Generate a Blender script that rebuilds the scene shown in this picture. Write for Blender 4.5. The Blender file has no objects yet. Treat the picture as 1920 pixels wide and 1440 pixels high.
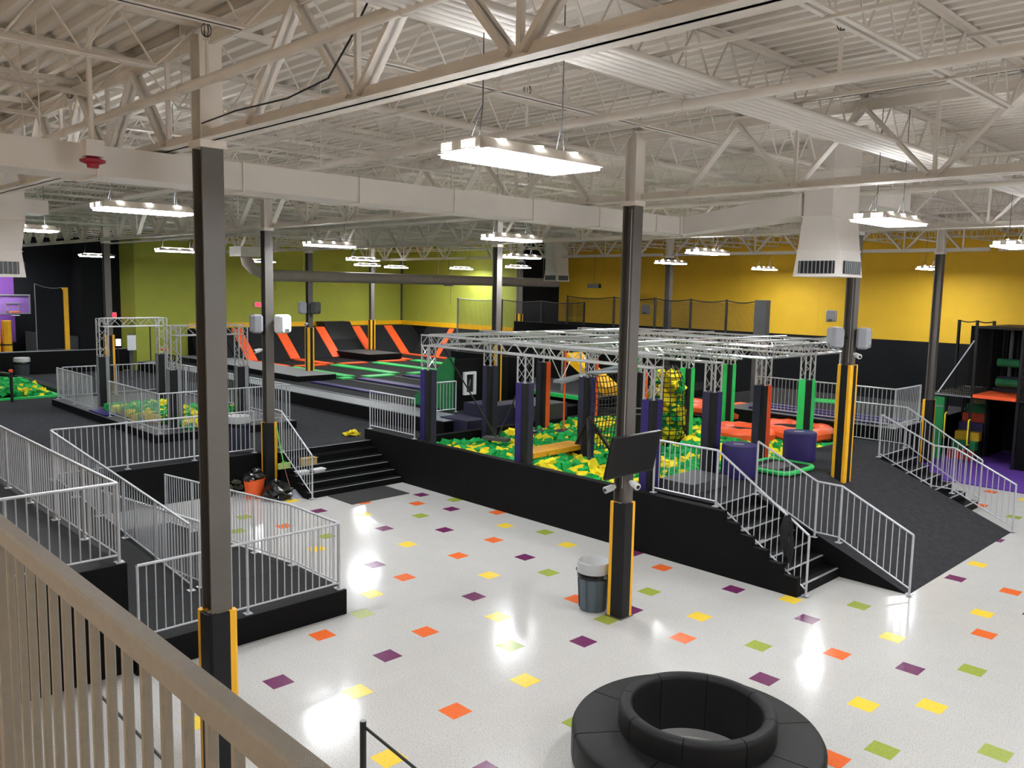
import bpy, math, random
from mathutils import Vector, Matrix
R = random.Random(7)
SC = bpy.context.scene
COL = SC.collection

# ---------------------------------------------------------------- camera
YAW, PITCH, ROLL, FPX = 2.36832104, 0.1134196, 0.01950928, 1583.21113
CAM = Vector((3.6837, -10.8675, 5.1848))
dv = Vector((math.cos(YAW)*math.cos(PITCH), math.sin(YAW)*math.cos(PITCH), -math.sin(PITCH)))
rv = Vector((math.sin(YAW), -math.cos(YAW), 0)); uv = rv.cross(dv)
r2 = math.cos(ROLL)*rv + math.sin(ROLL)*uv; u2 = -math.sin(ROLL)*rv + math.cos(ROLL)*uv
cd = bpy.data.cameras.new('camera'); cam = bpy.data.objects.new('camera', cd); COL.objects.link(cam)
cam.matrix_world = Matrix(((r2.x, u2.x, -dv.x, CAM.x), (r2.y, u2.y, -dv.y, CAM.y), (r2.z, u2.z, -dv.z, CAM.z), (0, 0, 0, 1)))
cd.sensor_fit = 'HORIZONTAL'; cd.sensor_width = 36.0; cd.lens = FPX/1920*36; cd.clip_start = 0.05; cd.clip_end = 300
SC.camera = cam
# ---------------------------------------------------------------- world, exposure
w = bpy.data.worlds.new('hall_world'); SC.world = w; w.use_nodes = True
w.node_tree.nodes['Background'].inputs[0].default_value = (0.9, 0.95, 1, 1); w.node_tree.nodes['Background'].inputs[1].default_value = 0.02
SC.view_settings.view_transform = 'Standard'; SC.view_settings.look = 'None'; SC.view_settings.gamma = 1.0
SC.view_settings.use_curve_mapping = False; SC.view_settings.exposure = 0.64
cy = SC.cycles; cy.use_light_tree = False; cy.max_bounces = 5; cy.diffuse_bounces = 4; cy.glossy_bounces = 3; cy.transmission_bounces = 2; cy.transparent_max_bounces = 12; cy.caustics_reflective = False; cy.caustics_refractive = False
LAMP = 62.0          # radiance of the high-bay lenses
LAMP_TOP = 30.0      # small uplight windows in the housings
# ---------------------------------------------------------------- materials
def lin(c):
    return tuple((x/255/12.92 if x/255 <= .04045 else ((x/255+.055)/1.055)**2.4) for x in c)
MATS = {}
def mat(name, rgb, rough=.6, metal=0.0, var=.08, scale=6.0, bump=0.0, bscale=60.0, coat=0.0, spec=.5, world=False):
    if name in MATS: return MATS[name]
    m = bpy.data.materials.new(name); m.use_nodes = True; nt = m.node_tree; b = nt.nodes['Principled BSDF']
    c = lin(rgb)
    tc = nt.nodes.new('ShaderNodeTexCoord'); nz = nt.nodes.new('ShaderNodeTexNoise'); nz.inputs['Scale'].default_value = scale; nz.inputs['Detail'].default_value = 4
    nt.links.new(nt.nodes.new('ShaderNodeNewGeometry').outputs['Position'] if world else tc.outputs['Object'], nz.inputs['Vector'])
    rp = nt.nodes.new('ShaderNodeValToRGB')
    rp.color_ramp.elements[0].position = .3; rp.color_ramp.elements[1].position = .7
    rp.color_ramp.elements[0].color = (*[x*(1-var) for x in c], 1); rp.color_ramp.elements[1].color = (*[min(1, x*(1+var)) for x in c], 1)
    nt.links.new(nz.outputs['Fac'], rp.inputs['Fac']); nt.links.new(rp.outputs['Color'], b.inputs['Base Color'])
    b.inputs['Roughness'].default_value = rough; b.inputs['Metallic'].default_value = metal
    b.inputs['Specular IOR Level'].default_value = spec
    if coat: b.inputs['Coat Weight'].default_value = coat; b.inputs['Coat Roughness'].default_value = .1
    if bump:
        n2 = nt.nodes.new('ShaderNodeTexNoise'); n2.inputs['Scale'].default_value = bscale; n2.inputs['Detail'].default_value = 3
        nt.links.new(tc.outputs['Object'], n2.inputs['Vector'])
        bp = nt.nodes.new('ShaderNodeBump'); bp.inputs['Strength'].default_value = bump; bp.inputs['Distance'].default_value = .01
        nt.links.new(n2.outputs['Fac'], bp.inputs['Height']); nt.links.new(bp.outputs['Normal'], b.inputs['Normal'])
    MATS[name] = m; return m
def emis(name, rgb, s):
    if name in MATS: return MATS[name]
    m = bpy.data.materials.new(name); m.use_nodes = True; b = m.node_tree.nodes['Principled BSDF']
    b.inputs['Base Color'].default_value = (*lin(rgb), 1); b.inputs['Emission Color'].default_value = (*lin(rgb), 1); b.inputs['Emission Strength'].default_value = s
    if s < 40: m.cycles.emission_sampling = 'NONE'
    MATS[name] = m; return m
def net_mat(name, rgb, nx, ny, thick, axes='XZ', alpha=1.0):
    """knotted net: thin cords with see-through holes, in object coordinates"""
    if name in MATS: return MATS[name]
    m = bpy.data.materials.new(name); m.use_nodes = True; nt = m.node_tree; b = nt.nodes['Principled BSDF']
    b.inputs['Base Color'].default_value = (*lin(rgb), 1); b.inputs['Roughness'].default_value = .9
    tc = nt.nodes.new('ShaderNodeTexCoord'); sp = nt.nodes.new('ShaderNodeSeparateXYZ'); nt.links.new(tc.outputs['Object'], sp.inputs[0])
    outs = []
    for ax, n in ((axes[0], nx), (axes[1], ny)):
        mu = nt.nodes.new('ShaderNodeMath'); mu.operation = 'MULTIPLY'; mu.inputs[1].default_value = n; nt.links.new(sp.outputs[ax], mu.inputs[0])
        fr = nt.nodes.new('ShaderNodeMath'); fr.operation = 'FRACT'; nt.links.new(mu.outputs[0], fr.inputs[0])
        lt = nt.nodes.new('ShaderNodeMath'); lt.operation = 'LESS_THAN'; lt.inputs[1].default_value = thick; nt.links.new(fr.outputs[0], lt.inputs[0]); outs.append(lt)
    mx = nt.nodes.new('ShaderNodeMath'); mx.operation = 'MAXIMUM'; nt.links.new(outs[0].outputs[0], mx.inputs[0]); nt.links.new(outs[1].outputs[0], mx.inputs[1])
    nt.links.new(mx.outputs[0], b.inputs['Alpha'])
    MATS[name] = m; return m

M_BLACK = mat('black_vinyl', (15, 15, 16), .6, var=.15, scale=3, bump=.05, spec=.12)
M_BLACKPAD = mat('black_pad_vinyl', (30, 30, 32), .5, var=.1, scale=3, spec=.25)
M_CARPET = mat('charcoal_carpet', (58, 58, 61), .95, var=.18, scale=9, bump=.5, bscale=220, spec=.08)
M_RAIL = mat('silver_paint', (196, 198, 203), .35, metal=.25, var=.05, scale=14)
M_ALU = mat('truss_aluminium', (214, 214, 216), .3, metal=.7, var=.06, scale=10)
M_COLG = mat('column_grey_paint', (96, 91, 86), .5, var=.06, scale=3)
M_WHITE = mat('roof_white_paint', (230, 223, 214), .6, var=.07, scale=2.5)
M_DECK = mat('roof_deck_paint', (232, 225, 216), .65, var=.06, scale=1.5)
M_DUCT = mat('duct_white_paint', (226, 221, 215), .55, var=.03, scale=2)
M_YPAD = mat('yellow_pad_vinyl', (250, 184, 24), .45, var=.08, scale=4)
M_PURP = mat('purple_pad_vinyl', (47, 39, 97), .5, var=.1, scale=4, spec=.25)
M_GPAD = mat('green_pad_vinyl', (48, 205, 100), .45, var=.08, scale=4)
M_OPAD = mat('orange_pad_vinyl', (250, 96, 44), .45, var=.08, scale=4)
M_GREYPAD = mat('grey_pad_vinyl', (132, 136, 140), .5, var=.08, scale=4)
M_DGREY = mat('dark_grey_vinyl', (72, 73, 76), .55, var=.08, scale=4)
M_FG = mat('green_foam', (34, 160, 78), .85, var=.38, scale=4.5, bump=.15, bscale=80, spec=.2, world=True)
M_FY = mat('yellow_foam', (240, 218, 44), .85, var=.16, scale=4.5, bump=.15, bscale=80, spec=.2, world=True)
M_TRAMP = mat('trampoline_bed', (34, 34, 36), .8, var=.1, scale=8, spec=.12)
M_BRONZE = mat('balcony_bronze_paint', (146, 141, 132), .42, var=.05, scale=40, bump=.2, bscale=300)
M_NOSE = mat('aluminium_nosing', (170, 172, 176), .35, metal=.5, var=.05)
M_SPKW = mat('speaker_white_plastic', (226, 227, 229), .5, var=.02)
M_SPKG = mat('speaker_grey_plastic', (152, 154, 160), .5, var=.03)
M_CHROME = mat('polished_steel', (205, 205, 208), .15, metal=1, var=.02)
M_SCREEN = mat('screen_glass', (16, 15, 16), .35, var=.05, scale=2, spec=.15)
M_PBLACK = mat('black_plastic', (22, 22, 23), .4, var=.05)
M_BENCH = mat('bench_black_leatherette', (25, 25, 26), .5, var=.08, scale=8, bump=.15, bscale=150, spec=.25)
M_BAG = mat('black_bin_liner', (16, 16, 17), .22, var=.1)
M_BIN = mat('bin_blue_grey', (82, 95, 104), .5, var=.06)
M_BINLID = mat('bin_lid_grey', (186, 189, 192), .45, var=.04)
M_ORANGEPL = mat('orange_bucket_plastic', (238, 98, 40), .45, var=.05)
M_WGREEN = mat('wall_green_paint', (160, 167, 62), .75, var=.05, scale=1.5)
M_WYEL = mat('wall_yellow_paint', (226, 180, 40), .75, var=.04, scale=1.5)
M_WBLK = mat('wall_black_paint', (27, 28, 31), .75, var=.08, scale=1.5, spec=.15)
M_WPUR = mat('wall_purple_paint', (126, 72, 160), .75, var=.05)
M_STRIPE = mat('yellow_trim_vinyl', (255, 190, 22), .5, var=.05)
M_WNEUT = mat('wall_beige_paint', (214, 200, 182), .75, var=.05)
M_PMAT = mat('purple_floor_mat', (84, 44, 140), .8, var=.08, bump=.2)
M_RDUCT = mat('round_duct_taupe', (164, 154, 146), .55, var=.06, scale=3)
M_NAVY = mat('navy_pad_vinyl', (38, 36, 62), .5, var=.08)

# floor: polished vinyl composition tile with speckle and faint joints
def floor_mat():
    m = bpy.data.materials.new('polished_vinyl_tile'); m.use_nodes = True; nt = m.node_tree; b = nt.nodes['Principled BSDF']
    tc = nt.nodes.new('ShaderNodeTexCoord')
    n1 = nt.nodes.new('ShaderNodeTexNoise'); n1.inputs['Scale'].default_value = 55; n1.inputs['Detail'].default_value = 3
    n2 = nt.nodes.new('ShaderNodeTexNoise'); n2.inputs['Scale'].default_value = .7; n2.inputs['Detail'].default_value = 3
    nt.links.new(tc.outputs['Object'], n1.inputs['Vector']); nt.links.new(tc.outputs['Object'], n2.inputs['Vector'])
    r1 = nt.nodes.new('ShaderNodeValToRGB'); r1.color_ramp.elements[0].position = .34; r1.color_ramp.elements[1].position = .5
    r1.color_ramp.elements[0].color = (*lin((178, 175, 171)), 1); r1.color_ramp.elements[1].color = (*lin((207, 205, 202)), 1)
    nt.links.new(n1.outputs['Fac'], r1.inputs['Fac'])
    br = nt.nodes.new('ShaderNodeTexBrick'); br.offset = 0; br.inputs['Scale'].default_value = 1; br.inputs['Mortar Size'].default_value = .0012
    br.inputs['Brick Width'].default_value = .3048; br.inputs['Row Height'].default_value = .3048
    br.inputs['Color1'].default_value = (1, 1, 1, 1); br.inputs['Color2'].default_value = (.97, .97, .97, 1); br.inputs['Mortar'].default_value = (.86, .86, .85, 1)
    nt.links.new(tc.outputs['Object'], br.inputs['Vector'])
    mx = nt.nodes.new('ShaderNodeMix'); mx.data_type = 'RGBA'; mx.blend_type = 'MULTIPLY'; mx.inputs[0].default_value = 1
    nt.links.new(r1.outputs['Color'], mx.inputs[6]); nt.links.new(br.outputs['Color'], mx.inputs[7]); nt.links.new(mx.outputs[2], b.inputs['Base Color'])
    mr = nt.nodes.new('ShaderNodeMapRange'); mr.inputs[3].default_value = .1; mr.inputs[4].default_value = .17
    nt.links.new(n2.outputs['Fac'], mr.inputs[0]); nt.links.new(mr.outputs[0], b.inputs['Roughness'])
    b.inputs['Specular IOR Level'].default_value = .5
    return m
M_FLOOR = floor_mat()
M_TILE = {k: mat('tile_'+k, c, .2, var=.07, scale=25) for k, c in dict(purple=(112, 44, 92), orange=(240, 112, 52), yellow=(255, 214, 72), green=(158, 172, 72)).items()}

# ---------------------------------------------------------------- mesh builder
class MB:
    def __init__(s): s.v = []; s.f = []
    def quadbox(s, p):           # 8 corners: bottom 4 ccw, top 4 ccw
        n = len(s.v); s.v += [tuple(q) for q in p]
        s.f += [(n+3, n+2, n+1, n), (n+4, n+5, n+6, n+7), (n, n+1, n+5, n+4), (n+1, n+2, n+6, n+5), (n+2, n+3, n+7, n+6), (n+3, n, n+4, n+7)]
        return s
    def box(s, x0, y0, z0, x1, y1, z1):
        x0, x1 = min(x0, x1), max(x0, x1); y0, y1 = min(y0, y1), max(y0, y1); z0, z1 = min(z0, z1), max(z0, z1)
        return s.quadbox([(x0, y0, z0), (x1, y0, z0), (x1, y1, z0), (x0, y1, z0), (x0, y0, z1), (x1, y0, z1), (x1, y1, z1), (x0, y1, z1)])
    def obox(s, c, a, b, d):     # centre, three half-axis vectors
        c, a, b, d = Vector(c), Vector(a), Vector(b), Vector(d)
        if a.cross(b).dot(d) < 0: a = -a
        return s.quadbox([c-a-b-d, c+a-b-d, c+a+b-d, c-a+b-d, c-a-b+d, c+a-b+d, c+a+b+d, c-a+b+d])
    def beam(s, p0, p1, w, h, up=(0, 0, 1)):   # rectangular bar
        p0, p1 = Vector(p0), Vector(p1); d = (p1-p0); L = d.length; d = d/L
        sd = d.cross(Vector(up))
        if sd.length < 1e-4: sd = d.cross(Vector((1, 0, 0)))
        sd.normalize(); u = sd.cross(d)
        return s.obox((p0+p1)/2, d*(L/2), sd*(w/2), u*(h/2))
    def tube(s, p0, p1, r, n=8, r1=None):
        return s.path([p0, p1], r, n, r1)
    def path(s, pts, r, n=8, r1=None, closed=False):
        pts = [Vector(p) for p in pts]; m = len(pts); base = len(s.v)
        prev = None
        for i, p in enumerate(pts):
            a = pts[i-1] if (i > 0 or closed) else p; b = pts[(i+1) % m] if (i < m-1 or closed) else p
            d = (b-a).normalized()
            if prev is None:
                u = d.cross(Vector((0, 0, 1)))
                if u.length < 1e-3: u = d.cross(Vector((1, 0, 0)))
            else: u = prev - d*prev.dot(d)
            u.normalize(); prev = u; w_ = d.cross(u)
            rr = r if r1 is None else r+(r1-r)*i/(m-1)
            for k in range(n):
                t = 2*math.pi*(k+.5)/n; s.v.append(tuple(p+(u*math.cos(t)+w_*math.sin(t))*rr))
        for i in range(m if closed else m-1):
            A = base+i*n; B = base+((i+1) % m)*n
            for k in range(n): s.f.append((A+k, A+(k+1) % n, B+(k+1) % n, B+k))
        if not closed:
            s.f.append(tuple(base+k for k in reversed(range(n)))); s.f.append(tuple(base+(m-1)*n+k for k in range(n)))
        return s
    def lathe(s, prof, c=(0, 0, 0), n=24, t0=0.0, t1=2*math.pi, cap=True):
        full = abs(t1-t0-2*math.pi) < 1e-6; m = n if full else n+1; base = len(s.v); k = len(prof)
        for i in range(m):
            t = t0+(t1-t0)*i/n
            for (r, z) in prof: s.v.append((c[0]+r*math.cos(t), c[1]+r*math.sin(t), c[2]+z))
        for i in range(n):
            A = base+i*k; B = base+((i+1) % m)*k
            for j in range(k-1): s.f.append((A+j, B+j, B+j+1, A+j+1))
        if not full and cap:
            s.f.append(tuple(base+j for j in range(k))); s.f.append(tuple(base+n*k+j for j in reversed(range(k))))
        return s
    def prism(s, poly, axis, a0, a1):     # polygon in the two other axes extruded along axis
        n = len(poly); base = len(s.v)
        def P(q, a): return {'X': (a, q[0], q[1]), 'Y': (q[0], a, q[1]), 'Z': (q[0], q[1], a)}[axis]
        s.v += [P(q, a0) for q in poly]+[P(q, a1) for q in poly]
        s.f.append(tuple(base+i for i in reversed(range(n)))); s.f.append(tuple(base+n+i for i in range(n)))
        for i in range(n): s.f.append((base+i, base+(i+1) % n, base+n+(i+1) % n, base+n+i))
        return s
    def mesh(s, name, m=None, smooth=False):
        me = bpy.data.meshes.new(name); me.from_pydata(s.v, [], s.f); me.update()
        import bmesh
        bm = bmesh.new(); bm.from_mesh(me); bmesh.ops.recalc_face_normals(bm, faces=bm.faces); bm.to_mesh(me); bm.free()
        if smooth: me.shade_smooth(); me.set_sharp_from_angle(angle=math.radians(40))
        if m: me.materials.append(m)
        return me
WL = {}
def wl(o): return WL.get(o.name, Vector((0, 0, 0)))
def link(name, me, parent=None, loc=None, rot=None):
    o = bpy.data.objects.new(name, me); COL.objects.link(o)
    W = Vector((0, 0, 0)) if loc is None else Vector(loc)
    WL[o.name] = W; o.location = W
    if parent is not None: o.parent = parent; o.location = W-wl(parent)
    if rot is not None: o.rotation_euler = rot
    return o
def part(name, mb, m, parent, smooth=False, loc=None, rot=None, kind=None):
    me = mb if isinstance(mb, bpy.types.Mesh) else mb.mesh(name, m, smooth)
    o = link(name, me, parent, loc, rot)
    if kind: o['kind'] = kind
    return o
def tag(o, label, cat, group=None, kind=None):
    o['label'] = label; o['category'] = cat
    if group: o['group'] = group
    if kind: o['kind'] = kind
    return o
def thing(name, label, cat, loc=(0, 0, 0), group=None, kind=None):
    o = link(name, None, None, loc); o.empty_display_size = .1
    return tag(o, label, cat, group, kind)
def solo(name, mb, m, label, cat, group=None, smooth=False, kind=None, loc=None, rot=None):
    return tag(part(name, mb, m, None, smooth, loc, rot), label, cat, group, kind)
def struct(name, mb, m, label=None, parent=None):
    o = part(name, mb, m, parent)
    if parent is None:
        o['kind'] = 'structure'
        if label: o['label'] = label; o['category'] = name.split('_')[0]
    return o
# ================================================================ ROOM SHELL
X0, X1, Y0, Y1, ZC = -41.0, 15.0, -18.0, 23.2, 7.62
fl = struct('floor', MB().box(X0-.3, Y0-.3, -.2, X1+.3, Y1+.3, 0), M_FLOOR, 'polished pale grey vinyl tile lobby floor with scattered coloured tiles')
TILES = [(0,0,'y'),(-2,-2,'y'),(3,-2,'g'),(-2,3,'p'),(0,5,'g'),(-4,6,'y'),(0,-5,'g'),(-6,-3,'p'),(-8,0,'g'),(-11,-2,'o'),(-12,1,'y'),(-16,2,'g'),(-7,9,'g'),(-18,6,'o'),(-1,10,'o'),(-2,13,'y'),(-2,18,'o'),(-5,18,'p'),(-13,6,'p'),(-14,-6,'p'),(-13,-11,'y'),(-19,-7,'y'),(-22,-6,'p'),(-24,-3,'y'),(-22,0,'g'),(-28,-2,'o'),(-29,2,'o'),(-33,1,'p'),(-37,2,'g'),(-28,6,'g'),(-25,5,'y'),(-20,-11,'o'),(-19,-14,'p'),(-17,-17,'y'),(-20,-19,'p'),(-23,-15,'o'),(-36,-2,'p'),(-27,-7,'o'),(-42,6,'p'),(-43,-3,'p'),(-40,-1,'y'),(-32,-3,'y'),(-30,-7,'p'),(-26,-10,'y'),(-24,-12,'g'),(-47,-3,'y'),(-43,1,'o'),(-40,4,'o'),(-37,5,'p'),(-39,7,'g'),(-34,7,'o'),(-31,5,'y'),(-16,-9,'g'),(-13,-15,'o'),(-9,-17,'p'),(-12,-19,'y'),(-9,-12,'g'),(-15,-3,'g'),(-15,-1,'p'),(-18,-2,'o'),(-25,1,'p'),(-21,7,'p'),(-8,5,'p'),(-5,2,'o'),(-10,7,'y'),(-5,22,'y'),(-6,29,'p'),(-1,-7,'o'),(-45,-8,'g'),(-41,-7,'o'),(-42,-10,'g'),(-37,-6,'g'),(-35,-8,'y'),(-11,45,'o'),(-10,39,'o'),(-7,37,'g'),(-8,44,'y'),(-19,-23,'y'),(0,15,'p'),(4,8,'y'),(5,3,'o'),(6,-4,'p'),(4,-9,'y'),(-5,-13,'o')]
T1 = .3048
tm = {}
for k, full in (('p', 'purple'), ('o', 'orange'), ('y', 'yellow'), ('g', 'green')):
    tm[k] = MB().box(.001, .001, -.004, T1-.001, T1-.001, .0012).mesh('tile_'+full, M_TILE[full])
for (i, j, k) in TILES:
    part('tile', tm[k], None, fl, loc=(i*T1, j*T1, 0))

struct('ceiling', MB().box(X0-.3, Y0-.3, ZC+.075, X1+.3, Y1+.3, ZC+.2), M_DECK, 'off-white ribbed steel roof deck on open joists')
# ribbed deck underside: flutes run along X
d = MB(); P_ = .2; y = Y0
while y < Y1:
    prof = [(y, ZC), (y+.07, ZC), (y+.09, ZC+.062), (y+.18, ZC+.062), (y+.2, ZC)]
    n = len(d.v)
    for (yy, zz) in prof: d.v += [(X0, yy, zz), (X1, yy, zz)]
    for q in range(4): d.f.append((n+2*q, n+2*q+1, n+2*q+3, n+2*q+2))
    y += P_
struct('ceiling_ribs', d, M_DECK, 'off-white ribbed steel deck flutes under the roof')

WB = .25
struct('wall_left', MB().box(-37.6-WB, 4.36, 3.1, -37.6, 20+WB, ZC).box(-37.6-WB, 4.36, 0, -37.6, 6.85, 3.1), M_WGREEN, 'olive green painted upper wall left of the trampoline corner')
struct('wall_left_lower', MB().box(-37.6-WB, 6.85, 0, -37.6, 20+WB, 3.1), M_WBLK, 'black lower wall behind the angled trampolines')
struct('wall_left_return', MB().box(X0-WB, 4.36, 0, -37.6-WB, 4.36+WB, ZC), M_WGREEN, 'olive green return wall beside the black basketball corner')
struct('wall_left_far', MB().box(X0-WB, Y0-WB, 0, X0, 4.36, ZC).box(X0, 2.6, 0, -39.5, 4.36, ZC), M_WBLK, 'black painted far left wall behind the basketball hoop')
struct('wall_left_purple', MB().box(X0, -9, 2.2, X0+.02, .1, 5.4), M_WPUR, 'purple painted band on the far left wall')
struct('wall_back_green', MB().box(-37.6, 20, 3.1, -27.7, 20+WB, ZC), M_WGREEN, 'olive green painted back wall right of the corner')
struct('wall_back_green_lower', MB().box(-37.6, 20, 0, -27.7, 20+WB, 3.1), M_WBLK, 'black lower back wall under the yellow trim')
struct('wall_back_return', MB().box(-27.7-WB, 20+WB, 0, -27.7, Y1+WB, ZC), M_WBLK, 'dark return wall between green and yellow walls')
struct('wall_back', MB().box(-27.7, Y1, 3.43, X1+WB, Y1+WB, ZC), M_WYEL, 'bright yellow painted back wall')
struct('wall_back_lower', MB().box(-27.7, Y1, 0, X1+WB, Y1+WB, 3.43), M_WBLK, 'black painted lower back wall')
struct('wall_right', MB().box(X1, Y0-WB, 0, X1+WB, Y1, ZC), M_WNEUT, 'beige painted right wall')
struct('wall_front', MB().box(X0, Y0-WB, 0, X1, Y0, ZC), M_WNEUT, 'beige painted wall behind the balcony')
struct('trim_1', MB().box(-37.58, 6.85, 2.88, -37.42, 20, 3.12), M_STRIPE, 'yellow padded trim band along green left wall')
struct('trim_2', MB().box(-37.42, 19.84, 2.88, -27.8, 20, 3.12), M_STRIPE, 'yellow padded trim band along green back wall')
part('seam_cover', MB().box(-37.6, 19.92, 3.12, -37.5, 20, ZC-.4), M_DGREY, bpy.data.objects['wall_left'])
for i, x in enumerate((-24.4, -20.6, -16.7, -12.9, -9.0, -5.2)):
    part('panel_joint', MB().box(x, Y1-.006, 3.5, x+.025, Y1, ZC-.3), M_WYEL, bpy.data.objects['wall_back'])

# ================================================================ ROOF STEEL
ROWS = [-7.19, -.48, 7.2, 16.5]
JX = [-4.37+1.72*k for k in range(-21, 12)]
BAYS = [Y0, -7.19, -.48, 7.2, 16.5, Y1]
def angle2(mb, p0, p1, leg, gap, th, down):     # back-to-back double angle along p0-p1
    p0, p1 = Vector(p0), Vector(p1); dd = (p1-p0).normalized(); sd = dd.cross(Vector((0, 0, 1))).normalized()
    s_ = -1 if down else 1
    for sg in (-1, 1):
        a = sd*sg*(gap/2+th/2); mb.beam(p0+a+Vector((0, 0, s_*leg/2)), p1+a+Vector((0, 0, s_*leg/2)), th, leg)
        b = sd*sg*(gap/2+leg/2); mb.beam(p0+b+Vector((0, 0, s_*th/2)), p1+b+Vector((0, 0, s_*th/2)), leg, th)
    return mb
for bi in range(5):
    ya, yb = BAYS[bi]+.02, BAYS[bi+1]-.02; L = yb-ya
    top = angle2(MB(), (0, 0, ZC-.003), (0, L, ZC-.003), .055, .03, .007, True).mesh('top_chord', M_WHITE)
    bot = angle2(MB(), (0, .45, ZC-.5), (0, L-.45, ZC-.5), .045, .03, .007, False).mesh('bottom_chord', M_WHITE)
    n = max(4, round((L-.9)/.6)); st = (L-.9)/n
    rods = []
    for k in range(n):
        rods.append(((0, .45+k*st, ZC-.48), (0, .45+(k+.5)*st, ZC-.04))); rods.append(((0, .45+(k+.5)*st, ZC-.04), (0, .45+(k+1)*st, ZC-.48)))
    rods.append(((0, .05, ZC-.06), (0, .45, ZC-.48))); rods.append(((0, L-.05, ZC-.06), (0, L-.45, ZC-.48)))
    web = MB()
    for a, b in rods: web.tube(a, b, .011, 6)
    web = web.mesh('web', M_WHITE)
    ru = MB().tube((0, 0, 0), (0, st/2, .44), .011, 6).mesh('web_rod', M_WHITE); rd = MB().tube((0, 0, .44), (0, st/2, 0), .011, 6).mesh('web_rod', M_WHITE)
    eu = MB().tube((0, 0, 0), (0, -.4, .42), .011, 6).mesh('web_rod', M_WHITE); ed = MB().tube((0, 0, 0), (0, .4, .42), .011, 6).mesh('web_rod', M_WHITE)
    for x in JX:
        near = bi in (1, 2) and -6.3 < x < 3.5
        wt = ['behind the balcony', 'nearest the balcony', 'over the lobby', 'over the foam pit', 'by the back wall'][bi]
        kk = round((x+4.37)/1.72); nw = ['', 'first', 'second', 'third', 'fourth', 'fifth', 'sixth', 'seventh', 'eighth', 'ninth', 'tenth', 'eleventh', 'twelfth', 'thirteenth', 'fourteenth', 'fifteenth', 'sixteenth', 'seventeenth', 'eighteenth', 'nineteenth', 'twentieth', 'twenty-first']
        pl = 'on the lobby column line' if kk == 0 else nw[abs(kk)]+(' right' if kk > 0 else ' left')+' of the lobby column line'
        t = thing('roof_joist', 'white steel roof joist ' + wt + ', ' + pl, 'joist', (x, ya, ZC), 'steel roof joists ' + wt)
        part('top_chord', top, None, t, loc=(x, ya, 0)); part('bottom_chord', bot, None, t, loc=(x, ya, 0))
        if near:
            for k in range(n):
                part('web_rod', ru, None, t, loc=(x, ya+.45+k*st, ZC-.48)); part('web_rod', rd, None, t, loc=(x, ya+.45+(k+.5)*st, ZC-.48))
            part('web_rod', eu, None, t, loc=(x, ya+.45, ZC-.48)); part('web_rod', ed, None, t, loc=(x, yb-.45, ZC-.48))
        else: part('web', web, None, t, loc=(x, ya, 0), kind='stuff')
GZB, GZT = 6.52, ZC-.1
gb = [-41+.0, -27.6, -15.95, -4.37, 15.0]
for ri, y in enumerate(ROWS):
    dm = {}
    for bi in range(len(gb)-1):
        xa, xb = gb[bi]+.12, gb[bi+1]-.12
        where = ['above the balcony', 'across the lobby', 'over the foam pit', 'near the back wall'][ri]+' '+['at the far left end', 'second bay from the left', 'third bay from the left', 'at the right end'][bi]
        t = thing('joist_girder', 'off-white steel girder truss '+where, 'girder', (xa, y, GZB), 'joist girders')
        part('bottom_chord', angle2(MB(), (xa, y, GZB), (xb, y, GZB), .11, .012, .012, False), M_WHITE, t)
        part('top_chord', angle2(MB(), (xa, y, GZT), (xb, y, GZT), .12, .012, .012, True), M_WHITE, t)
        for k, x in enumerate(JX):
            for sg in (-1, 1):
                xm = x+sg*.86
                if x < xa-.1 or x > xb+.1 or xm < xa or xm > xb: continue
                key = sg
                if key not in dm:
                    dm[key] = MB().beam((0, -.022, GZT-.08), (sg*.8, -.022, GZB+.06), .04, .08, (0, 1, 0)).beam((0, .022, GZT-.08), (sg*.8, .022, GZB+.06), .04, .08, (0, 1, 0)).mesh('diagonal', M_WHITE)
                part('diagonal', dm[key], None, t, loc=(x, y, 0))
                if sg == 1:
                    if 'v' not in dm: dm['v'] = MB().beam((.86, 0, GZB+.05), (.86, 0, GZT-.05), .04, .04).mesh('vertical_strut', M_WHITE)
                    part('vertical_strut', dm['v'], None, t, loc=(x, y, 0))
for y, wt in ((-10.6, 'over the balcony'), (-5.0, 'left of the large lamp'), (-2.7, 'right of the large lamp'), (2.0, 'behind the second girder'), (4.7, 'over the right platform'), (10.3, 'over the foam pit'), (13.4, 'over the trampolines'), (19, 'along the back wall')):
    solo('bridging_angle', MB().beam((X0+.1, y, ZC-.52), (X1-.1, y, ZC-.52), .035, .005).beam((X0+.1, y, ZC-.505), (X1-.1, y, ZC-.505), .005, .035), M_WHITE, 'thin white bridging angle across the joists '+wt, 'bridging', 'joist bridging')
    solo('bridging_angle', MB().beam((X0+.1, y+.35, ZC-.09), (X1-.1, y+.35, ZC-.09), .035, .005).beam((X0+.1, y+.35, ZC-.075), (X1-.1, y+.35, ZC-.075), .005, .035), M_WHITE, 'thin white upper bridging angle at the roof deck '+wt, 'bridging', 'joist bridging')
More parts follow.
